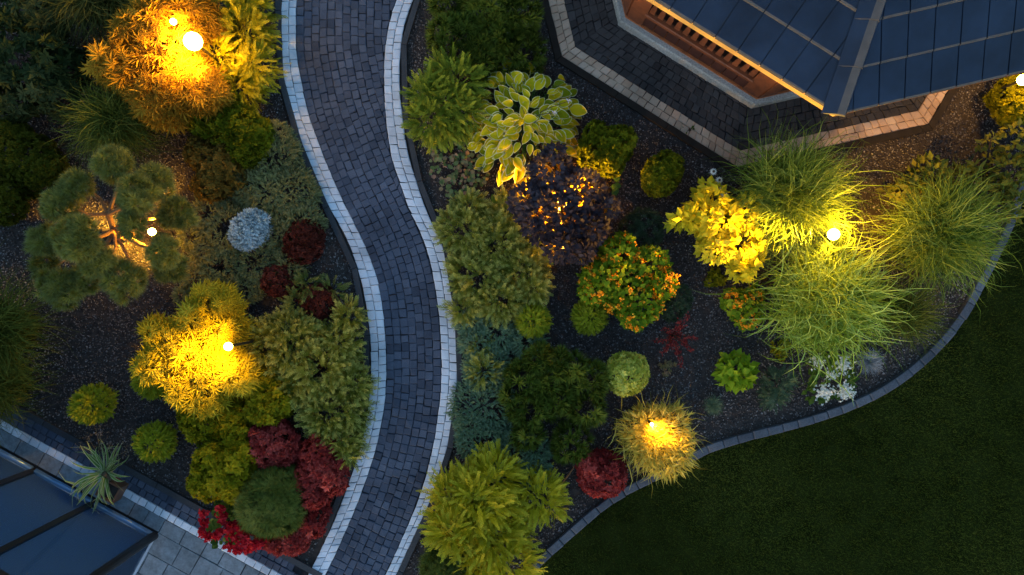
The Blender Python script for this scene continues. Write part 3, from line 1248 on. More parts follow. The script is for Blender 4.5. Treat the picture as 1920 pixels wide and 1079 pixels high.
C['spirea_or'] = leafmat('orange_spirea', [(0.120, 0.078, 0.014), (0.240, 0.144, 0.024), (0.360, 0.204, 0.036)])
C['spirea_gr'] = leafmat('green_spirea', [(0.068, 0.088, 0.004), (0.162, 0.176, 0.008), (0.338, 0.311, 0.016)])
C['darkgreen'] = leafmat('dark_broadleaf', [(0.018, 0.034, 0.010), (0.042, 0.060, 0.018), (0.090, 0.102, 0.036)])
C['darkyel'] = leafmat('dark_yellow_green', [(0.039, 0.046, 0.004), (0.085, 0.091, 0.007), (0.169, 0.156, 0.016)])
C['red'] = leafmat('red_barberry', [(0.124, 0.013, 0.012), (0.341, 0.042, 0.036), (0.651, 0.133, 0.100)])
C['darkred'] = leafmat('dark_red_barberry', [(0.056, 0.013, 0.007), (0.125, 0.027, 0.018), (0.213, 0.056, 0.037)])
C['pine'] = leafmat('pine_needle', [(0.090, 0.100, 0.012), (0.198, 0.194, 0.025), (0.396, 0.348, 0.055)], .12, tip=(.24, .29, .12))
C['mugo'] = leafmat('mugo_needle', [(0.030, 0.051, 0.005), (0.075, 0.105, 0.010), (0.165, 0.189, 0.020)], .1, tip=(.15, .19, .03))
C['dwarfpine'] = leafmat('dwarf_pine_needle', [(0.049, 0.075, 0.010), (0.119, 0.156, 0.028), (0.252, 0.288, 0.070)], .15)
C['spruce'] = leafmat('blue_spruce', [(.24, .34, .38), (.48, .60, .64), (.78, .86, .88)], .05, base=(.10, .14, .15))
C['maple'] = leafmat('gold_maple', [(0.242, 0.197, 0.012), (0.484, 0.404, 0.025), (0.704, 0.612, 0.060)], .4)
C['maple2'] = leafmat('orange_maple', [(0.220, 0.120, 0.014), (0.440, 0.255, 0.026), (0.660, 0.417, 0.043)], .4)
C['smoke'] = leafmat('purple_leaf', [(.022, .018, .024), (.042, .034, .042), (.085, .07, .08)], .2, .4)
C['hosta'] = leafmat('hosta_leaf', [(0.215, 0.252, 0.006), (0.601, 0.479, 0.008), (0.900, 0.630, 0.011)], .2, .45, (.80, .74, .38), (.82, .92))
C['bergenia'] = leafmat('bergenia_leaf', [(.05, .12, .025), (.10, .20, .04)], .25, .4)
C['geran'] = leafmat('grey_green_leaf', [(.10, .15, .05), (.20, .26, .10), (.42, .22, .14)], .2)
C['hyper'] = leafmat('hypericum_leaf', [(0.066, 0.130, 0.005), (0.166, 0.247, 0.010), (0.420, 0.429, 0.026)], .25)
C['berry'] = leafmat('orange_berry', [(.80, .19, .004), (.92, .32, .010), (.95, .45, .04)], .1)
C['yellowshrub'] = leafmat('lemon_leaf', [(0.483, 0.412, 0.012), (0.672, 0.578, 0.024), (0.819, 0.706, 0.060)], .35)
C['limeshrub'] = leafmat('lime_leaf', [(.09, .11, .015), (.18, .19, .03), (.30, .26, .05)], .35)
C['varie'] = leafmat('variegated_leaf', [(0.176, 0.220, 0.012), (0.506, 0.506, 0.056), (0.900, 0.858, 0.208)], .2)
C['hydr'] = leafmat('hydrangea_leaf', [(.11, .18, .006), (.22, .32, .012), (.36, .44, .03)], .2)
C['hydrdark'] = leafmat('dark_hydrangea_leaf', [(.03, .07, .01), (.06, .11, .015), (.13, .19, .03)], .25)
C['white'] = leafmat('white_petal', [(.72, .72, .62), (.85, .85, .78)], .3)
C['redpetal'] = leafmat('red_petal', [(.32, .004, .012), (.52, .010, .02), (.66, .04, .05)], .3)
C['miscan'] = leafmat('green_blade', [(0.075, 0.125, 0.013), (0.162, 0.235, 0.027), (0.325, 0.412, 0.081)], .3)
C['zebra'] = leafmat('lime_blade', [(0.130, 0.195, 0.017), (0.271, 0.375, 0.036), (0.564, 0.720, 0.171)], .3)
C['darkgrass'] = leafmat('dark_blade', [(0.046, 0.068, 0.010), (0.104, 0.127, 0.018), (0.187, 0.203, 0.037)], .3)
C['goldgrass'] = leafmat('gold_blade', [(0.300, 0.240, 0.030), (0.630, 0.496, 0.074), (0.900, 0.780, 0.196)], .45)
C['fescue'] = leafmat('silver_blade', [(0.224, 0.238, 0.252), (0.364, 0.378, 0.392), (0.504, 0.518, 0.532)], .2)
C['tuftgreen'] = leafmat('grey_green_blade', [(0.120, 0.180, 0.100), (0.240, 0.320, 0.180)], .25)
C['yucca'] = leafmat('yucca_blade', [(0.112, 0.200, 0.041), (0.206, 0.319, 0.059)], .2, .45, (.56, .54, .28), (.45, .8))
C['darkspruce'] = leafmat('dark_spruce', [(0.027, 0.049, 0.023), (0.061, 0.095, 0.046), (0.114, 0.162, 0.085)], .15)
C['rosered'] = leafmat('dark_red_sprig', [(.10, .014, .014), (.22, .03, .03), (.38, .07, .05)], .3)
C['wiry'] = leafmat('dry_stalk', [(.20, .14, .08), (.32, .24, .14)], .2)

# ------------------------------------------------------------------ plants: clipped thuja balls
TB = 'clipped golden thuja balls'
for px, py, r, lab in (
        (172, 759, 41, 'golden thuja ball nearest the greenhouse end of the left bed, next to long dark grass'),
        (289, 831, 40, 'golden thuja ball just above the potted yucca beside the pale paver row'),
        (283, 713, 39, 'golden thuja ball half covered by the brightly lit yellow maple'),
        (1000, 601, 35, 'golden thuja ball between the green juniper and the gap of gravel'),
        (1106, 594, 36, 'golden thuja ball tucked under the orange berried shrub')):
    shrub('thuja_ball', lab, 'shrub', [(px, py, r * .93)], r * .0125, SPRF, 2200, .095, C['thuja'], TB, 'spray', depth=(.82, .95), amp=.06, out=.3, jit=.75, lift=.48, dr=.12)

# red barberries
RB = 'red barberry mounds'
shrub('barberry', 'bright red barberry mound left of the lit golden grass by the lawn kerb', 'shrub', [(1128, 890, 44), (1110, 878, 26), (1146, 878, 24)], .5, ROS, 540, .078, C['red'], RB)
shrub('barberry', 'red barberry mound above the round dwarf pine, between it and gold juniper', 'shrub', [(512, 832, 44), (494, 818, 26), (535, 846, 26)], .55, ROS, 480, .078, C['red'], RB)
shrub('barberry', 'largest red barberry mound beside the left edge of the path', 'shrub', [(602, 872, 44), (622, 898, 28), (580, 900, 34), (592, 930, 24)], .6, ROS, 480, .078, C['red'], RB)
shrub('barberry', 'low red barberry peeking out below the round dwarf pine', 'shrub', [(545, 1008, 34), (578, 982, 30), (520, 1018, 20), (594, 960, 20)], .38, ROS, 480, .078, C['red'], RB)
DR = 'dark red barberry balls'
shrub('barberry', 'dark red barberry ball right of the pale blue spruce', 'shrub', [(567, 456, 38), (580, 444, 26)], .45, ROS, 750, .055, C['darkred'], DR)
shrub('barberry', 'small dark red barberry ball sunk in grey juniper, below and right of the blue spruce', 'shrub', [(520, 527, 32)], .38, ROS, 750, .055, C['darkred'], DR)
shrub('barberry', 'small dark red barberry ball among golden juniper tips near the path', 'shrub', [(597, 563, 33)], .38, ROS, 750, .055, C['darkred'], DR)

# spireas and other fine leaved mounds
SP = 'mounded golden spireas'
shrub('spirea', 'yellow green spirea mound between the bright maple and the gold juniper', 'shrub', [(500, 730, 42), (478, 715, 32), (520, 752, 30), (490, 768, 28)], .6, ROSF, 434, .085, C['spirea'], SP, amp=.25)
shrub('spirea', 'yellow green spirea mound directly below the bright yellow maple', 'shrub', [(392, 792, 42), (365, 782, 30), (428, 786, 36), (440, 812, 28)], .55, ROSF, 434, .085, C['spirea'], SP, amp=.25)
shrub('spirea', 'yellow green spirea mound left of the round dwarf pine', 'shrub', [(422, 882, 48), (398, 905, 32), (448, 858, 34), (436, 912, 28), (395, 865, 26)], .6, ROSF, 434, .085, C['spirea'], SP, amp=.25)
shrub('spirea', 'olive spirea mound under the big glowing lamp', 'shrub', [(440, 232, 46), (475, 250, 36), (400, 220, 40), (462, 278, 30), (365, 215, 30)], .6, ROSF, 372, .085, C['spirea_gr'], SP, amp=.25)
shrub('spirea', 'rusty orange spirea mound above the grey juniper', 'shrub', [(405, 310, 44), (395, 345, 30), (425, 285, 34), (375, 295, 26)], .5, ROSF, 434, .075, C['spirea_or'], SP, amp=.22)
shrub('spirea', 'green spirea mound right of the hosta, with yellow shoots on its right side', 'shrub', [(1140, 272, 38), (1118, 292, 30), (1160, 262, 28), (1142, 305, 28), (1122, 255, 24)], .55, ROSF, 496, .075, C['spirea_gr'], SP, amp=.28)
shrub('spirea', 'round olive spirea ball standing alone in gravel by the patio kerb', 'shrub', [(1245, 325, 38), (1235, 335, 30), (1256, 316, 26)], .5, ROSF, 900, .05, C['spirea_gr'], SP, amp=.2)
shrub('spirea', 'dark green spirea clump at the left picture edge above the other', 'shrub', [(60, 312, 50), (20, 290, 44), (95, 315, 26), (15, 250, 34)], .6, ROSF, 550, .065, C['darkyel'], 'dark clumps at the left edge', amp=.28)
shrub('spirea', 'small dark green clump at the left picture edge below the other', 'shrub', [(8, 385, 36), (15, 360, 26)], .5, ROSF, 600, .06, C['darkyel'], 'dark clumps at the left edge', amp=.28)

# dark broadleaf shrub top left
shrub('rhododendron', 'large dark blue green broadleaf shrub in the upper left corner', 'shrub', [(35, 95, 80), (85, 165, 50), (15, 175, 44), (60, 30, 50), (120, 120, 34), (5, 30, 60)], .9, [t_rosette(8, .2, (.1, .5))], 130, .14, C['darkgreen'], amp=.25)

# junipers
shrub('creeping_juniper', 'grey green creeping juniper lit along the path kerb, above the blue spruce', 'juniper', [(510, 300, 58), (540, 360, 56), (505, 365, 60), (568, 420, 40), (522, 258, 30), (470, 345, 40)], .32, SPRF, 1700, .085, C['greyjun'], 'creeping junipers', 'spray', out=.35, jit=.6, amp=.2)
shrub('creeping_juniper', 'dull grey green creeping juniper surrounding the pale blue spruce', 'juniper', [(430, 430, 66), (395, 400, 40), (480, 490, 60), (420, 500, 56), (540, 500, 36), (370, 520, 30), (500, 430, 50), (360, 445, 30), (400, 540, 36), (345, 555, 22), (460, 540, 34), (385, 470, 36)], .28, SPRF, 1700, .08, C['greyjun'], 'creeping junipers', 'spray', out=.35, jit=.6, amp=.2)
shrub('creeping_juniper', 'blue green creeping juniper carpet along the right path kerb', 'juniper', [(905, 760, 58), (910, 690, 48), (900, 830, 50), (960, 850, 50), (895, 640, 36), (1000, 880, 36), (935, 625, 40), (985, 640, 36), (1005, 845, 30), (885, 600, 30), (900, 885, 34), (885, 800, 34), (960, 890, 34)], .25, SPRF, 1600, .085, C['bluejun'], 'creeping junipers', 'spray', out=.3, jit=.6, amp=.2)
shrub('juniper', 'golden tipped sprig of juniper rising from the blue green carpet', 'juniper', [(908, 695, 30), (900, 650, 20)], .36, SPR, 600, .15, C['palejun'], None, 'spray', svar=.5, out=.4, jit=.5)
shrub('juniper', 'pale tipped green juniper along the path, left of the purple bush', 'juniper', [(930, 460, 70), (900, 520, 58), (975, 500, 56), (870, 430, 48), (935, 560, 48), (1000, 470, 32), (880, 390, 30), (960, 400, 36), (870, 580, 28), (1000, 540, 30)], .42, SPR, 760, .16, C['palejun'], 'spreading junipers', 'spray', svar=.5, out=.4, jit=.6, amp=.22)
shrub('juniper', 'big gold tipped juniper filling the bed beside the left path kerb', 'juniper', [(606, 690, 72), (636, 640, 40), (560, 650, 56), (620, 770, 66), (660, 720, 36), (640, 820, 40), (555, 720, 46), (540, 620, 40), (655, 590, 26), (505, 640, 40), (655, 850, 20)], .5, SPR, 700, .17, C['palejun'], 'spreading junipers', 'spray', svar=.5, out=.45, jit=.6, amp=.25)
shrub('juniper', 'grey green juniper sprigs around the small dark red barberry near the path', 'juniper', [(575, 535, 26), (560, 570, 28), (625, 545, 20)], .36, SPR, 420, .17, C['juniper'], 'spreading junipers', 'spray', svar=.5, out=.5, jit=.5)
shrub('golden_juniper', 'large feathery golden juniper next to the path at the bottom', 'juniper', [(890, 925, 56), (850, 985, 46), (930, 1000, 58), (955, 1050, 48), (885, 1015, 44), (845, 930, 40), (930, 895, 44), (890, 970, 40), (900, 1050, 34)], .75, FEA, 520, .24, C['goldjun'], 'golden junipers', 'spray', svar=.5, out=.3, jit=.42, amp=.35)
shrub('golden_juniper', 'smaller feathery golden juniper right of the large one, edging the gravel', 'juniper', [(1010, 930, 44), (1030, 945, 30), (990, 915, 30)], .5, FEA, 560, .21, C['goldjun'], 'golden junipers', 'spray', svar=.5, out=.35, jit=.5)
shrub('golden_juniper', 'fluffy green gold juniper between the path and the hosta', 'juniper', [(835, 195, 60), (810, 225, 46), (860, 160, 48), (845, 135, 34), (800, 180, 34), (870, 215, 36)], .7, FEA, 560, .21, C['greenjun'], 'golden junipers', 'spray', svar=.5, out=.45, jit=.5, amp=.18)
shrub('golden_juniper', 'golden feathery conifer right of the big glowing lamp', 'juniper', [(460, 60, 50), (480, 130, 38), (450, 160, 44), (420, 20, 44), (470, 10, 36), (410, 110, 46)], .6, FEA, 520, .22, C['goldjun'], 'golden junipers', 'spray', svar=.5, out=.45, jit=.5, amp=.2)
shrub('small_conifer', 'small dark olive conifer in gravel right of the bright green leaf mound', 'shrub', [(1455, 722, 28), (1450, 745, 20), (1468, 710, 18)], .4, SPR, 900, .12, C['darkspruce'], None, 'spray', svar=.5, out=.45, jit=.4)
shrub('small_conifer', 'dark spruce mound behind the orange berried shrub, towards the purple bush', 'shrub', [(1207, 432, 36), (1190, 425, 24)], .4, TUFF, 500, .06, C['darkspruce'])
shrub('small_conifer', 'dark grey green spruce mound right of the orange berried shrub', 'shrub', [(1272, 560, 28), (1262, 580, 20)], .36, TUFF, 600, .055, C['darkspruce'])

# blue spruce
shrub('blue_spruce', 'pale icy blue dwarf spruce ball in the middle of grey juniper', 'shrub', [(467, 431, 31), (455, 440, 23), (480, 420, 23)], .5, [t_rosette(10, .16, (.3, 1.2)) for _ in range(3)], 650, .085, C['spruce'], amp=.12, depth=(.85, 1))

# dwarf pines
shrub('dwarf_pine', 'round green dwarf pine ball at the corner of the left bed', 'shrub', [(510, 945, 61)], .8, TUFF, 620, .11, C['dwarfpine'], 'dwarf pine balls', amp=.08)
shrub('dwarf_pine', 'dark dwarf pine ball cut off at the bottom edge next to the path', 'shrub', [(845, 1070, 56)], .6, TUFF, 620, .10, C['dwarfpine'], 'dwarf pine balls', amp=.1)
MP = 'dark mugo pines'
shrub('mugo_pine', 'spreading dark mugo pine in the gravel beside the pale variegated ball', 'shrub', [(1045, 695, 38), (985, 715, 36), (1098, 715, 36), (995, 775, 36), (1103, 768, 30), (1048, 748, 28), (992, 815, 24), (1008, 672, 24), (968, 745, 24), (1075, 690, 26), (1028, 725, 26)], .6, TUF, 150, .12, C['mugo'], MP, amp=.2)
shrub('mugo_pine', 'small dark mugo pine tuft below the spreading one, above the red barberry', 'shrub', [(1072, 830, 32), (1060, 845, 20)], .42, TUF, 150, .115, C['mugo'], MP, amp=.2)
shrub('mugo_pine', 'dark mugo pine at the top edge near the patio', 'shrub', [(930, 25, 52), (970, 30, 36), (900, 10, 40), (945, 60, 34)], .6, TUF, 150, .12, C['mugo'], MP, amp=.2)
shrub('mugo_pine', 'dark mugo pine behind the fluffy green gold juniper', 'shrub', [(858, 75, 46), (900, 85, 44), (835, 60, 28), (910, 115, 30)], .55, TUF, 150, .12, C['mugo'], MP, amp=.2)
shrub('mugo_pine', 'small dark mugo pine tuft touching the top of the hosta', 'shrub', [(978, 102, 42), (950, 115, 24)], .45, TUF, 150, .115, C['mugo'], MP, amp=.2)
shrub('mugo_pine', 'dark mugo pine tuft cut by the top edge, nearest the path', 'shrub', [(842, 2, 32)], .45, TUF, 150, .115, C['mugo'], MP, amp=.2)

# cloud pruned pine with pads
NB = P(222, 440, .3)
NB[2] = 0
npine = thing('cloud_pine', 'cloud pruned pine with round green needle pads on bare orange lit limbs', 'tree', NB)
pads = [(213, 307, 38, 1.15), (147, 350, 36, 1.0), (292, 340, 38, 1.05), (256, 368, 42, 1.25), (250, 424, 30, 1.2), (112, 385, 36, 1.05), (150, 450, 50, 1.35), (88, 450, 34, .95), (184, 487, 36, 1.15), (120, 540, 42, 1.0), (160, 525, 32, .9), (235, 528, 41, 1.0), (310, 472, 34, 1.0), (332, 400, 34, .7), (322, 500, 30, .6), (85, 500, 28, .6)]
g = Geo()
fork = P(214, 432, .42)
fork2 = P(203, 402, .58)
g.tube([NB, NB + (fork - NB) * .5 + [.03, -.04, 0], fork], [.07, .06, .05], 8)
g.tube([fork, fork2], [.045, .035], 7)
build('trunk', g, M['pine_bark'], npine, NB)
for px, py, r, z in pads:
    c = P(px, py, z)
    g = Geo()
    src = fork if py > 420 or px > 260 else fork2
    e = c - [0, 0, .2]
    mid = (src + e) / 2 + [U(-.06, .06), U(-.06, .06), -.06]
    g.tube([src, mid, e], [.03, .022, .012], 6)
    build('limb', g, M['pine_bark'], npine, NB)
    R_ = W(r, z)
    sub = [(c + [R_ * .30 * math.cos(q), R_ * .30 * math.sin(q), U(-.03, .05)], R_ * U(.40, .54), R_ * .42) for q in U(0, 6.28) + np.array([0, 1.6, 3.1, 4.7])]
    g = foliage_geo(sub, TUFF, 560, .105, amp=.25, depth=(.75, 1))
    build('needle_pad', g, C['pine'], npine, NB)

# maples
def maple(name, label, lst, h, mat, size, dens, base_px):
    lobes = px_lobes(lst, h, .6)
    b = P(*base_px)
    t = thing(name, label, 'tree', b, 'cut leaf maples')
    g = foliage_geo(lobes, PALM, dens, size, 'spray', depth=(.55, 1.0), out=.35, jit=.5, amp=.22, zmin=-.2)
    build('crown', g, mat, t, b)
    g = Geo()
    for c, rx, rz in lobes:
        m_ = b * .5 + c * .5 + [U(-.08, .08), U(-.08, .08), .1]
        g.tube([b, m_, c + [0, 0, rz * .5]], [.03, .02, .008], 6)
        for k in range(3):
            e = c + rng.normal(0, .5, 3) * [rx, rx, rz]
            g.tube([c, e], [.008, .004], 4)
    build('trunk', g, M['bark'], t, b)
    return t


maple('japanese_maple', 'orange gold cut leaf maple around the big glowing lamp in the upper left', [(300, 95, 66), (250, 130, 54), (340, 150, 56), (310, 190, 52), (215, 125, 36), (290, 30, 44), (380, 170, 40), (250, 60, 40), (365, 30, 40)], 1.0, C['maple2'], .15, 300, (330, 120))
maple('japanese_maple', 'bright yellow cut leaf maple lit from within by a lamp in the left bed', [(370, 665, 62), (320, 640, 44), (420, 690, 42), (380, 720, 46), (420, 620, 38), (300, 680, 36), (340, 730, 28), (395, 575, 40), (430, 575, 20), (290, 620, 20), (450, 715, 28), (370, 600, 34)], .85, C['maple'], .14, 330, (375, 670))

# hosta
HB = P(985, 228, .3)
HB[2] = 0
hosta = thing('hosta', 'large hosta with broad yellow green leaves edged in white', 'hosta', HB)
g = Geo()
gs = Geo()
HL = [t_grid_leaf(.29 + .05 * U(), cup=.10 + .06 * U(), droop=.18 + .2 * U()) for _ in range(6)]
pos, D, N, sc_ = [], [], [], []
nl = 225
for i in range(nl):
    f = (i + .5) / nl
    a = i * 2.399963 + U(-1.2, 1.2)
    r = W(118, .45) * math.sqrt(f) * U(.84, 1.08)
    e = 1.0 if math.cos(a + .3) > -2 else 1
    z = .20 + .40 * (1 - f ** 1.4) + U(-.04, .04)
    c = np.array([HB[0] + r * math.cos(a) * .96, HB[1] + r * math.sin(a) * 1.0, z])
    d = np.array([math.cos(a + U(-.8, .8)), math.sin(a + U(-.8, .8)), .42 - .75 * f + U(-.2, .2)])
    L = U(.16, .26) * (.8 + .3 * f)
    p0 = c - unit(d) * L * .55
    p0[2] = max(p0[2], .06)
    pos.append(p0); D.append(d); N.append([rng.normal(0, .3), rng.normal(0, .3), 1]); sc_.append(L)
    if f > .3:
        gs.tube([HB + [U(-.06, .06), U(-.06, .06), .02], (HB + p0) / 2 + [0, 0, .14], p0], [.007, .006, .004], 5)
pos, D, N, sc_ = map(np.array, (pos, D, N, sc_))
rn = np.clip(rng.normal(.5, .25, nl), 0, 1)
for k, tm in enumerate(HL):
    s_ = np.arange(nl) % 6 == k
    g.scatter(tm, pos[s_], D[s_], N[s_], sc_[s_], rn[s_])
build('leaves', g, C['hosta'], hosta, HB, True)
build('stalk', gs, C['bergenia'], hosta, HB)
g = Geo()
for px, py in ((1066, 190), (1039, 212), (978, 200)):
    e = P(px, py, .72)
    g.tube([HB + [0, 0, .3], (HB + e) / 2 + [0, 0, .3], e], [.006, .005, .004], 5)
build('flower_stem', g, M['twig'], hosta, HB)
g = Geo()
for px, py in ((1066, 190), (1039, 212)):
    g.scatter(t_rosette(5, .2), [P(px, py, .74)], np.array([[1., 0, 0]]), np.array([[0, 0, 1.]]), .05, np.array([.9]))
build('flower', g, leafmat('pale_lilac_petal', [(.6, .5, .62), (.75, .66, .74)]), hosta, HB)


# broad small plants made of loose leaves
def loose(name, label, cat, px, py, r, h, n, size, mat, tms=None, group=None, flat=.6, ext=None):
    b = P(px, py, h * .5)
    b[2] = 0
    t = thing(name, label, cat, b, group)
    g = Geo()
    tms = tms or LEAF
    for k, tm in enumerate(tms):
        m_ = n // len(tms)
        a = U(0, 2 * np.pi, m_)
        f = np.sqrt(U(0.02, 1, m_))
        R = W(r, h * .5) * f * (1 + .25 * np.sin(a * 3 + 1.3 * px))
        p_ = np.stack([b[0] + R * np.cos(a), b[1] + R * np.sin(a), np.maximum(.03, h * (1 - .75 * f ** 1.5) * U(.75, 1.05, m_))], 1)
        d = np.stack([np.cos(a + rng.normal(0, .5, m_)), np.sin(a + rng.normal(0, .5, m_)), rng.normal(.1, .25, m_)], 1)
        g.scatter(tm, p_, d, np.stack([rng.normal(0, .25, m_), rng.normal(0, .25, m_), np.ones(m_)], 1), size * U(.7, 1.25, m_))
    build('leaves', g, mat, t, b)
    gg = Geo()
    for k in range(5):
        a = U(0, 6.28)
        e = b + [W(r) * .5 * math.cos(a), W(r) * .5 * math.sin(a), h * .7]
        gg.tube([b, (b + e) / 2 + [0, 0, .03], e], [.008, .006, .003], 5)
    build('stem', gg, M['twig'], t, b)
    return t, b


ROUND = [t_grid_leaf(.45, 5, 6, .06, .15)]
PL = 'low rosette leaved cranesbills'
for px, py, r, n, lab in (
        (847, 283, 48, 190, 'grey green cranesbill with red tinted leaves below the fluffy juniper'),
        (893, 318, 22, 50, 'small grey green cranesbill under the lower left hosta leaves'),
        (860, 355, 30, 90, 'grey green cranesbill at the top of the pale tipped juniper')):
    loose('cranesbill', lab, 'perennial', px, py, r, .22, n, .06, C['geran'], [t_grid_leaf(.5, 5, 5, .10, .1)], PL)
loose('bergenia', 'round green bergenia leaves left of the purple bush', 'perennial', 942, 398, 26, .25, 14, .11, C['bergenia'], ROUND, 'bergenias')
loose('bergenia', 'round green bergenia leaves right of the purple bush', 'perennial', 1140, 352, 22, .25, 12, .10, C['bergenia'], ROUND, 'bergenias')
loose('bergenia', 'round green leaves in the gap between the golden junipers', 'perennial', 965, 985, 20, .75, 16, .07, C['bergenia'], ROUND, 'bergenias')

# purple smoke bush lit from below
sb, sl, sbase = shrub('purple_bush', 'dark purple leaved bush glowing amber from a lamp hidden beneath it', 'shrub', [(1050, 395, 66), (1010, 400, 48), (1090, 365, 52), (1035, 320, 42), (1100, 420, 46), (1060, 455, 40), (1130, 390, 30), (985, 375, 34), (1095, 475, 22), (1040, 290, 22)], .95, [t_leaf(.32, .05, -.06)], 600, .092, C['smoke'], None, 'spray', depth=(.78, 1.02), out=.45, jit=.6, lift=.6, zmin=-.05)
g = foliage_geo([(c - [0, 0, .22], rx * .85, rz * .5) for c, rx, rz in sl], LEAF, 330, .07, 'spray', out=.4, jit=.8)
build('inner_foliage', g, leafmat('lamplit_inner_leaf', [(.42, .22, .02), (.62, .38, .04)], .45), sb, sbase)  # inner leaves of the purple bush, lamp glow put into their amber

# orange berried hypericum
def berries(t, b, pts, n_each, r, mat, name='berries'):
    g = Geo()
    for q in pts:
        for k in range(n_each):
            c = q + rng.normal(0, r * 1.3, 3) * [1, 1, .5]
            g.ball(c, r * U(.8, 1.2), 6, 4, U())
    return build(name, g, mat, t, b, True)


for lst, h, nb, lab in (
        ([(1175, 530, 62), (1130, 525, 44), (1215, 500, 44), (1160, 480, 38), (1200, 565, 46), (1240, 530, 34), (1190, 595, 28), (1115, 545, 30), (1170, 455, 20)], .7, 240, 'large green shrub covered in orange berry clusters beside the purple bush'),
        ([(1388, 572, 30), (1400, 595, 26), (1375, 560, 20), (1410, 560, 24)], .45, 60, 'small shaded shrub with orange berry clusters left of the lime striped grass')):
    t, lob, b = shrub('hypericum', lab, 'shrub', lst, h, LEAFW, 620, .085, C['hyper'], 'orange berried hypericums', 'spray', out=.45, jit=.7, amp=.18, depth=(.7, 1))
    p_, n_, _ = shell(lob, 300, (1.0, 1.04), 0.05)
    p_ = p_[rng.permutation(len(p_))[:nb]]
    berries(t, b, p_, 7, .0135, C['berry'])

# yellow leaved shrub with bright light on it
shrub('yellow_shrub', 'bright lemon yellow leafy shrub lit strongly beside the tall green grass', 'shrub', [(1350, 420, 44), (1385, 450, 42), (1320, 405, 34), (1335, 370, 26), (1290, 412, 20), (1395, 495, 24), (1395, 395, 28), (1405, 480, 24), (1340, 465, 28), (1268, 415, 12), (1388, 515, 14), (1325, 352, 14)], .85, LEAF, 440, .13, C['yellowshrub'], None, 'spray', out=.35, jit=.6, amp=.25, depth=(.6, 1.05))
shrub('lime_shrub', 'dim yellow green shrub behind the right-hand grass, near the patio', 'shrub', [(1745, 330, 34), (1700, 355, 24), (1800, 330, 26), (1745, 305, 16), (1812, 318, 14), (1680, 358, 14), (1830, 365, 24)], .6, LEAF, 300, .12, C['limeshrub'], None, 'spray', out=.35, jit=.6, amp=.25, depth=(.5, 1.05))
shrub('lime_shrub', 'loose leafy shrub at the right picture edge beside the lawn kerb end', 'shrub', [(1885, 320, 40), (1905, 270, 36), (1870, 355, 30), (1900, 390, 30), (1850, 265, 14), (1925, 330, 40), (1880, 400, 20)], .6, LEAF, 330, .10, C['limeshrub'], None, 'spray', out=.35, jit=.6, amp=.25, depth=(.5, 1.05))
shrub('lime_shrub', 'green shrub under the glowing lamp at the right picture edge', 'shrub', [(1900, 205, 30), (1925, 190, 36), (1880, 180, 16), (1895, 165, 20)], .5, ROSF, 310, .085, C['spirea'], None, amp=.25)

# variegated ball, hydrangeas, small sedums
shrub('variegated_ball', 'round shrub ball of cream and green speckled leaves', 'shrub', [(1177, 703, 39)], .55, ROS, 900, .062, C['varie'], None, amp=.07, depth=(.85, 1))
shrub('hydrangea', 'fresh bright green leafy mound alone in the gravel', 'shrub', [(1380, 697, 36), (1370, 690, 24), (1392, 705, 24)], .45, LEAFW, 520, .12, C['hydr'], None, 'spray', out=.5, jit=.55, depth=(.5, 1), zmin=-.1)
t, b = loose('hydrangea', 'dark leaved hydrangea with white flower heads below the lime striped grass', 'shrub', 1558, 712, 42, .35, 110, .11, C['hydrdark'], LEAFW)
for px, py, r, nn in ((1583, 684, 15, 130), (1545, 736, 15, 130), (1588, 735, 16, 140), (1559, 703, 9, 60), (1532, 678, 12, 80)):
    g = Geo()
    c = P(px, py, .42)
    p_ = c + rng.normal(0, 1, (nn, 3)) * [W(r) * .5, W(r) * .45, .03]
    N_ = unit(rng.normal(0, .4, (nn, 3)) + [0, 0, 1])
    g.scatter(t_rosette(4, .35, (.05, .2)), p_, np.cross(N_, unit(rng.normal(size=(nn, 3)))), N_, .024)
    build('flower_head', g, C['white'], t, b)
loose('sedum', 'tiny yellow green sedum cushion below the lemon yellow shrub', 'perennial', 1341, 522, 17, .14, 90, .045, C['spirea'], [t_rosette(6, .3)], 'small sedums')
loose('sedum', 'tiny yellow green sedum cushion at the lower left foot of the lime striped grass', 'perennial', 1464, 655, 18, .14, 70, .045, C['spirea'], [t_rosette(6, .3)], 'small sedums')
loose('sedum', 'tiny pinkish sedum left of the bright green leafy mound', 'perennial', 1252, 690, 13, .10, 22, .05, leafmat('pink_sedum', [(.2, .2, .08), (.42, .28, .16)]), [t_rosette(6, .3)], 'small sedums')
loose('weed', 'tiny green weed growing in the beige patio border', 'perennial', 1291, 244, 9, .07, 10, .05, C['hydrdark'], LEAF)

# spreading red barberry sprigs
RBASE = P(1258, 628)
rr_ = thing('red_sprig_plant', 'straggly dark red plant with spreading sprigs on the gravel', 'perennial', RBASE)
g, g2 = Geo(), Geo()
for px, py in ((1285, 590), (1300, 632), (1225, 640), (1262, 660), (1272, 685), (1240, 615), (1290, 655), (1268, 600), (1250, 650), (1280, 640), (1235, 660), (1270, 612)):
    e = P(px, py, .15)
    n_ = 40
    f = U(.15, 1, n_)
    p_ = RBASE + (e - RBASE) * f[:, None] + np.stack([np.zeros(n_), np.zeros(n_), .25 * np.sin(np.pi * f * .8)], 1) + rng.normal(0, .015, (n_, 3))
    d = unit(e - RBASE) + rng.normal(0, .6, (n_, 3))
    g.scatter(t_leaf2(.2), p_, d, np.tile([0, 0, 1.], (n_, 1)), .045)
    g2.tube([RBASE + (e - RBASE) * q + [0, 0, .25 * math.sin(math.pi * q * .8)] for q in (0, .33, .66, 1)], [.006, .005, .004, .003], 5)
build('leaves', g, C['rosered'], rr_, RBASE)
build('stem', g2, M['twig'], rr_, RBASE)

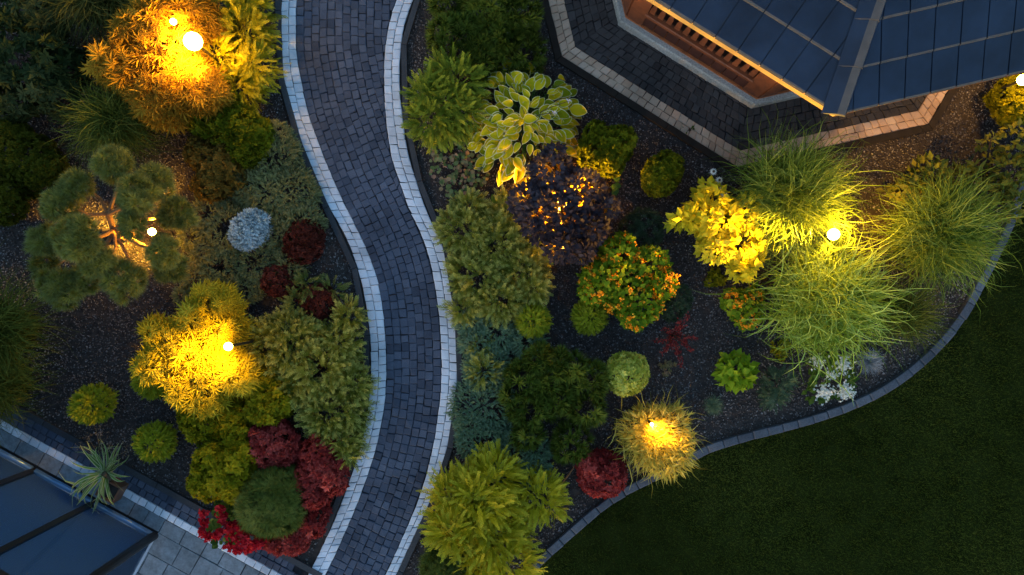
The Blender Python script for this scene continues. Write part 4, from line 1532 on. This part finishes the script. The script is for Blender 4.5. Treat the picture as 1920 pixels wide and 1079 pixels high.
# red flowers over the terrace kerb
t, b = loose('geranium', 'red flowering geranium spilling over the pale paver row', 'flowers', 432, 982, 44, .4, 130, .09, C['hydrdark'], ROUND)
for px, py, r in ((380, 965, 9), (386, 980, 10), (379, 996, 9), (390, 1006, 8), (414, 955, 8), (418, 968, 10), (428, 990, 12), (440, 985, 11), (433, 1002, 12), (450, 995, 12), (462, 1002, 9), (430, 1025, 10), (446, 1030, 10), (456, 1016, 11), (465, 1030, 10), (478, 1025, 9), (490, 1018, 9), (485, 1008, 8), (412, 1000, 8), (405, 1005, 8)):
    g = Geo()
    nn = 26
    c = P(px, py, .5 + U(-.05, .05))
    p_ = c + rng.normal(0, 1, (nn, 3)) * [W(r) * .42, W(r) * .42, .02]
    N_ = unit(rng.normal(0, .6, (nn, 3)) + [0, 0, 1])
    g.scatter(t_rosette(5, .42, (.1, .6)), p_, np.cross(N_, unit(rng.normal(size=(nn, 3)))), N_, .042)
    build('flower_head', g, C['redpetal'], t, b)

# coneflowers
cf = thing('coneflower', 'white daisy like coneflowers above the lemon yellow shrub', 'flowers', P(1345, 345))
cb = P(1345, 345)
for px, py in ((1338, 322), (1349, 338), (1346, 352), (1358, 364)):
    c = P(px, py, .72)
    g = Geo()
    for k in range(13):
        a = 2 * math.pi * k / 13
        g.scatter(t_leaf2(.17), [c], np.array([[math.cos(a), math.sin(a), -.25]]), np.array([[0, 0, 1.]]), .055, np.array([U()]))
    fl = build('flower', g, C['white'], cf, cb)
    g = Geo()
    g.ball(c + [0, 0, .008], [.018, .018, .014], 8, 5)
    build('flower_centre', g, M['bark'], fl, cb)
    g = Geo()
    g.tube([cb + [U(-.05, .05), U(-.05, .05), 0], c], [.005, .004], 5)
    build('stem', g, C['hydrdark'], cf, cb)
for o in list(bpy.data.objects):
    if o.name.startswith('flower_centre'):
        o.location = (0, 0, 0)

# ------------------------------------------------------------------ grasses
TG = 'tall fountain grasses'
grass('fountain_grass', 'tall green fountain grass against the beige patio border, right of the lemon shrub', 1478, 368, 122, 1.05, 1900, .0064, C['miscan'], TG, droop=1.4, spread=.18)
grass('fountain_grass', 'large lime striped grass below the glowing lamp', 1545, 562, 114, 1.0, 1700, .0085, C['zebra'], TG, droop=1.4, spread=.26)
grass('fountain_grass', 'tall green fountain grass beside the lawn kerb on the right', 1756, 438, 116, 1.0, 1900, .0064, C['miscan'], TG, droop=1.4, spread=.18)
grass('fountain_grass', 'dim green grass between the lime striped grass and the lawn kerb', 1690, 590, 70, .7, 600, .0055, C['darkgrass'], TG, droop=1.35)
grass('fountain_grass', 'long dark grass arching over the left picture edge', -5, 620, 125, 1.0, 1300, .006, C['darkgrass'], TG, droop=1.4)
grass('fountain_grass', 'long dark grass in the lower left corner, by the terrace kerb', -10, 720, 105, .85, 900, .006, C['darkgrass'], TG, droop=1.4)
grass('fountain_grass', 'dark green arching grass between the cloud pine and the orange maple', 218, 228, 102, .85, 1100, .0058, C['darkgrass'], TG, droop=1.4, lean=(.08, -.1))
grass('fountain_grass', 'brownish grass hanging in from the top edge, left of the orange maple', 185, -15, 130, .95, 1200, .006, leafmat('olive_blade', [(.035, .045, .010), (.07, .08, .018), (.13, .12, .03)], .3), TG, droop=1.4)
gold_t = grass('golden_grass', 'golden grass tuft glowing from a hidden lamp at the lawn kerb', 1226, 822, 66, .5, 700, .008, C['goldgrass'], None, droop=1.25, spread=.16, seg=4)
gl = px_lobes([(1230, 820, 52), (1255, 800, 36), (1265, 845, 34), (1205, 800, 34), (1240, 865, 28)], .5)
build('leaves', foliage_geo(gl, [t_leaf(.12, .02, -.1)], 420, .13, 'spray', depth=(.6, 1.02), out=.5, jit=.6, amp=.25), C['goldgrass'], gold_t, np.array(gold_t.location))
grass('fescue', 'silver grey fescue tuft near the white hydrangea', 1632, 678, 30, .22, 420, .003, C['fescue'], 'small fescue tufts', straight=True, spread=.015)
grass('fescue', 'small grey green fescue tuft between the golden grass and the bright green mound', 1338, 760, 22, .2, 330, .003, C['tuftgreen'], 'small fescue tufts', straight=True, spread=.015)

# potted yucca
pb = P(221, 912)
pot = thing('planter_pot', 'small brown planter box on the pale paver row, under the yucca', 'flower pot', pb)
g = Geo()
an = math.atan2(-e1[1], e1[0])
for k, (c_, s_) in enumerate((((0, .115), (.27, .02)), ((0, -.115), (.27, .02)), ((.125, 0), (.02, .21)), ((-.125, 0), (.02, .21)))):
    ca, sa = math.cos(an), math.sin(an)
    g.box(pb + [c_[0] * ca - c_[1] * sa, c_[0] * sa + c_[1] * ca, .145], (*s_, .22), an, .5, 0, .004)
build('pot_wall', g, plain('brown_pot', (.16, .075, .04), .5), pot, pb)
g = Geo()
g.box(pb + [0, 0, .16], (.225, .205, .12), an, .5)
build('potting_soil', g, M['soil'], pot, pb)
yb = P(208, 900, .22)
yu = thing('yucca', 'spiky cream striped yucca growing in the brown planter box', 'plant', yb)
yc = yb + P(192, 888, .3) * [1, 1, 0] - yb * [1, 1, 0]
build('leaves', blades(yc + [0, 0, -.02], .56, .42, 46, .023, straight=True, spread=.02, cols=3, rmin=.5), C['yucca'], yu, yb)
g = Geo()
g.tube([yb, (yb + yc) / 2 + [0, 0, .03], yc + [0, 0, .06]], [.03, .03, .035], 8)
build('stem', g, M['bark'], yu, yb)
ws = thing('dry_flower_stalks', 'thin dry grass stalks rising behind the potted yucca', 'dry plant', P(205, 862))
wb = P(205, 862)
g, g2 = Geo(), Geo()
for px, py in ((165, 820), (180, 805), (205, 838), (232, 830), (240, 845), (188, 812), (150, 835)):
    e = P(px, py, .6)
    g.tube([wb, (wb + e) / 2 + [0, 0, .08], e], [.003, .0025, .0015], 4)
    n_ = 22
    g2.scatter(t_leaf2(.3), e + rng.normal(0, .035, (n_, 3)), rng.normal(size=(n_, 3)), np.tile([0, 0, 1.], (n_, 1)), .014)
build('stem', g, C['wiry'], ws, wb)
build('seed_head', g2, C['wiry'], ws, wb)

# ------------------------------------------------------------------ lamps
lamp(362, 78, 1.30, 17, 34, 'largest glowing round lamp, among the orange maple in the upper left', aims=((305, 120, .8, 54, 108), (310, 55, .8, 36, 104), (430, 110, .5, 26, 64), (370, 165, .6, 34, 80), (350, 230, .2, 34, 70)))
lamp(325, 41, .98, 6, 60, 'smaller glowing lamp just above and left of the largest one')
lamp(428, 650, 1.28, 8, 34, 'glowing lamp on the right side of the bright yellow maple', aims=((376, 682, .75, 52, 88), (342, 665, .7, 48, 50), (398, 610, .6, 30, 60), (440, 700, .6, 18, 60)))
lamp(285, 435, .5, 7, 50, 'small glowing lamp under the right pads of the cloud pine', aims=((222, 440, .25, 130, 60), (258, 478, .1, 34, 56), (290, 400, .35, 30, 60)))
lamp(1563, 440, 1.18, 11, 34, 'glowing lamp between the three tall grasses', aims=((1330, 425, .8, 330, 46), (1200, 520, .4, 280, 24), (1700, 440, .5, 24, 90), (1540, 540, .5, 8, 110), (1480, 380, .6, 8, 90), (1490, 178, 2.27, 75, 34), (1640, 320, .1, 46, 110)))
lamp(1918, 150, .8, 10, 44, 'glowing lamp at the right picture edge beside the gazebo roof')
lamp(1222, 796, .62, 3, 40, 'small lamp glowing inside the golden grass tuft', aims=((1246, 826, .2, 30, 120),))
lamp(1050, 392, .14, 3, 8, 'lamp hidden underneath the dark purple bush', aims=((1055, 392, .8, 24, 150), (1010, 380, .4, 170, 110), (1095, 425, .4, 190, 110), (1045, 330, .4, 190, 110), (1095, 365, .4, 160, 100), (1020, 430, .4, 170, 100)))

# fallen bits on the gravel
g = Geo()
n = 260
x, y = U(0, 1900, n), U(0, 1079, n)
k = ((x > 900) & (x < 1450) & (y > 330) & (y < 860)) | ((x < 330) & (y > 540) & (y < 780)) | ((x > 1560) & (y > 190) & (y < 330))
p_ = np.stack([(x[k] - 960) * S, (539.5 - y[k]) * S, np.full(k.sum(), .03)], 1)
g.scatter(t_leaf(.3), p_, rng.normal(size=p_.shape) * [1, 1, .1], np.tile([0, 0, 1.], (len(p_), 1)) + rng.normal(0, .3, p_.shape), U(.015, .04, len(p_)))
kind(build('leaf_litter', g, leafmat('fallen_leaf', [(.12, .07, .03), (.25, .16, .07), (.34, .28, .16)])), 'stuff', 'dry fallen leaf bits scattered on the gravel')

s0, s1 = P(1053, 908, .03), P(1076, 876, .06)
st = thing('fallen_stick', 'thin reddish brown stick lying on the gravel beside the small golden juniper', 'stick', (s0[0], s0[1], 0))
g = Geo()
g.tube([s0, (s0 + s1) / 2 + [.01, .01, .01], s1], [.010, .012, .007], 6)
build('stick', g, M['pine_bark'], st, np.array(st.location))
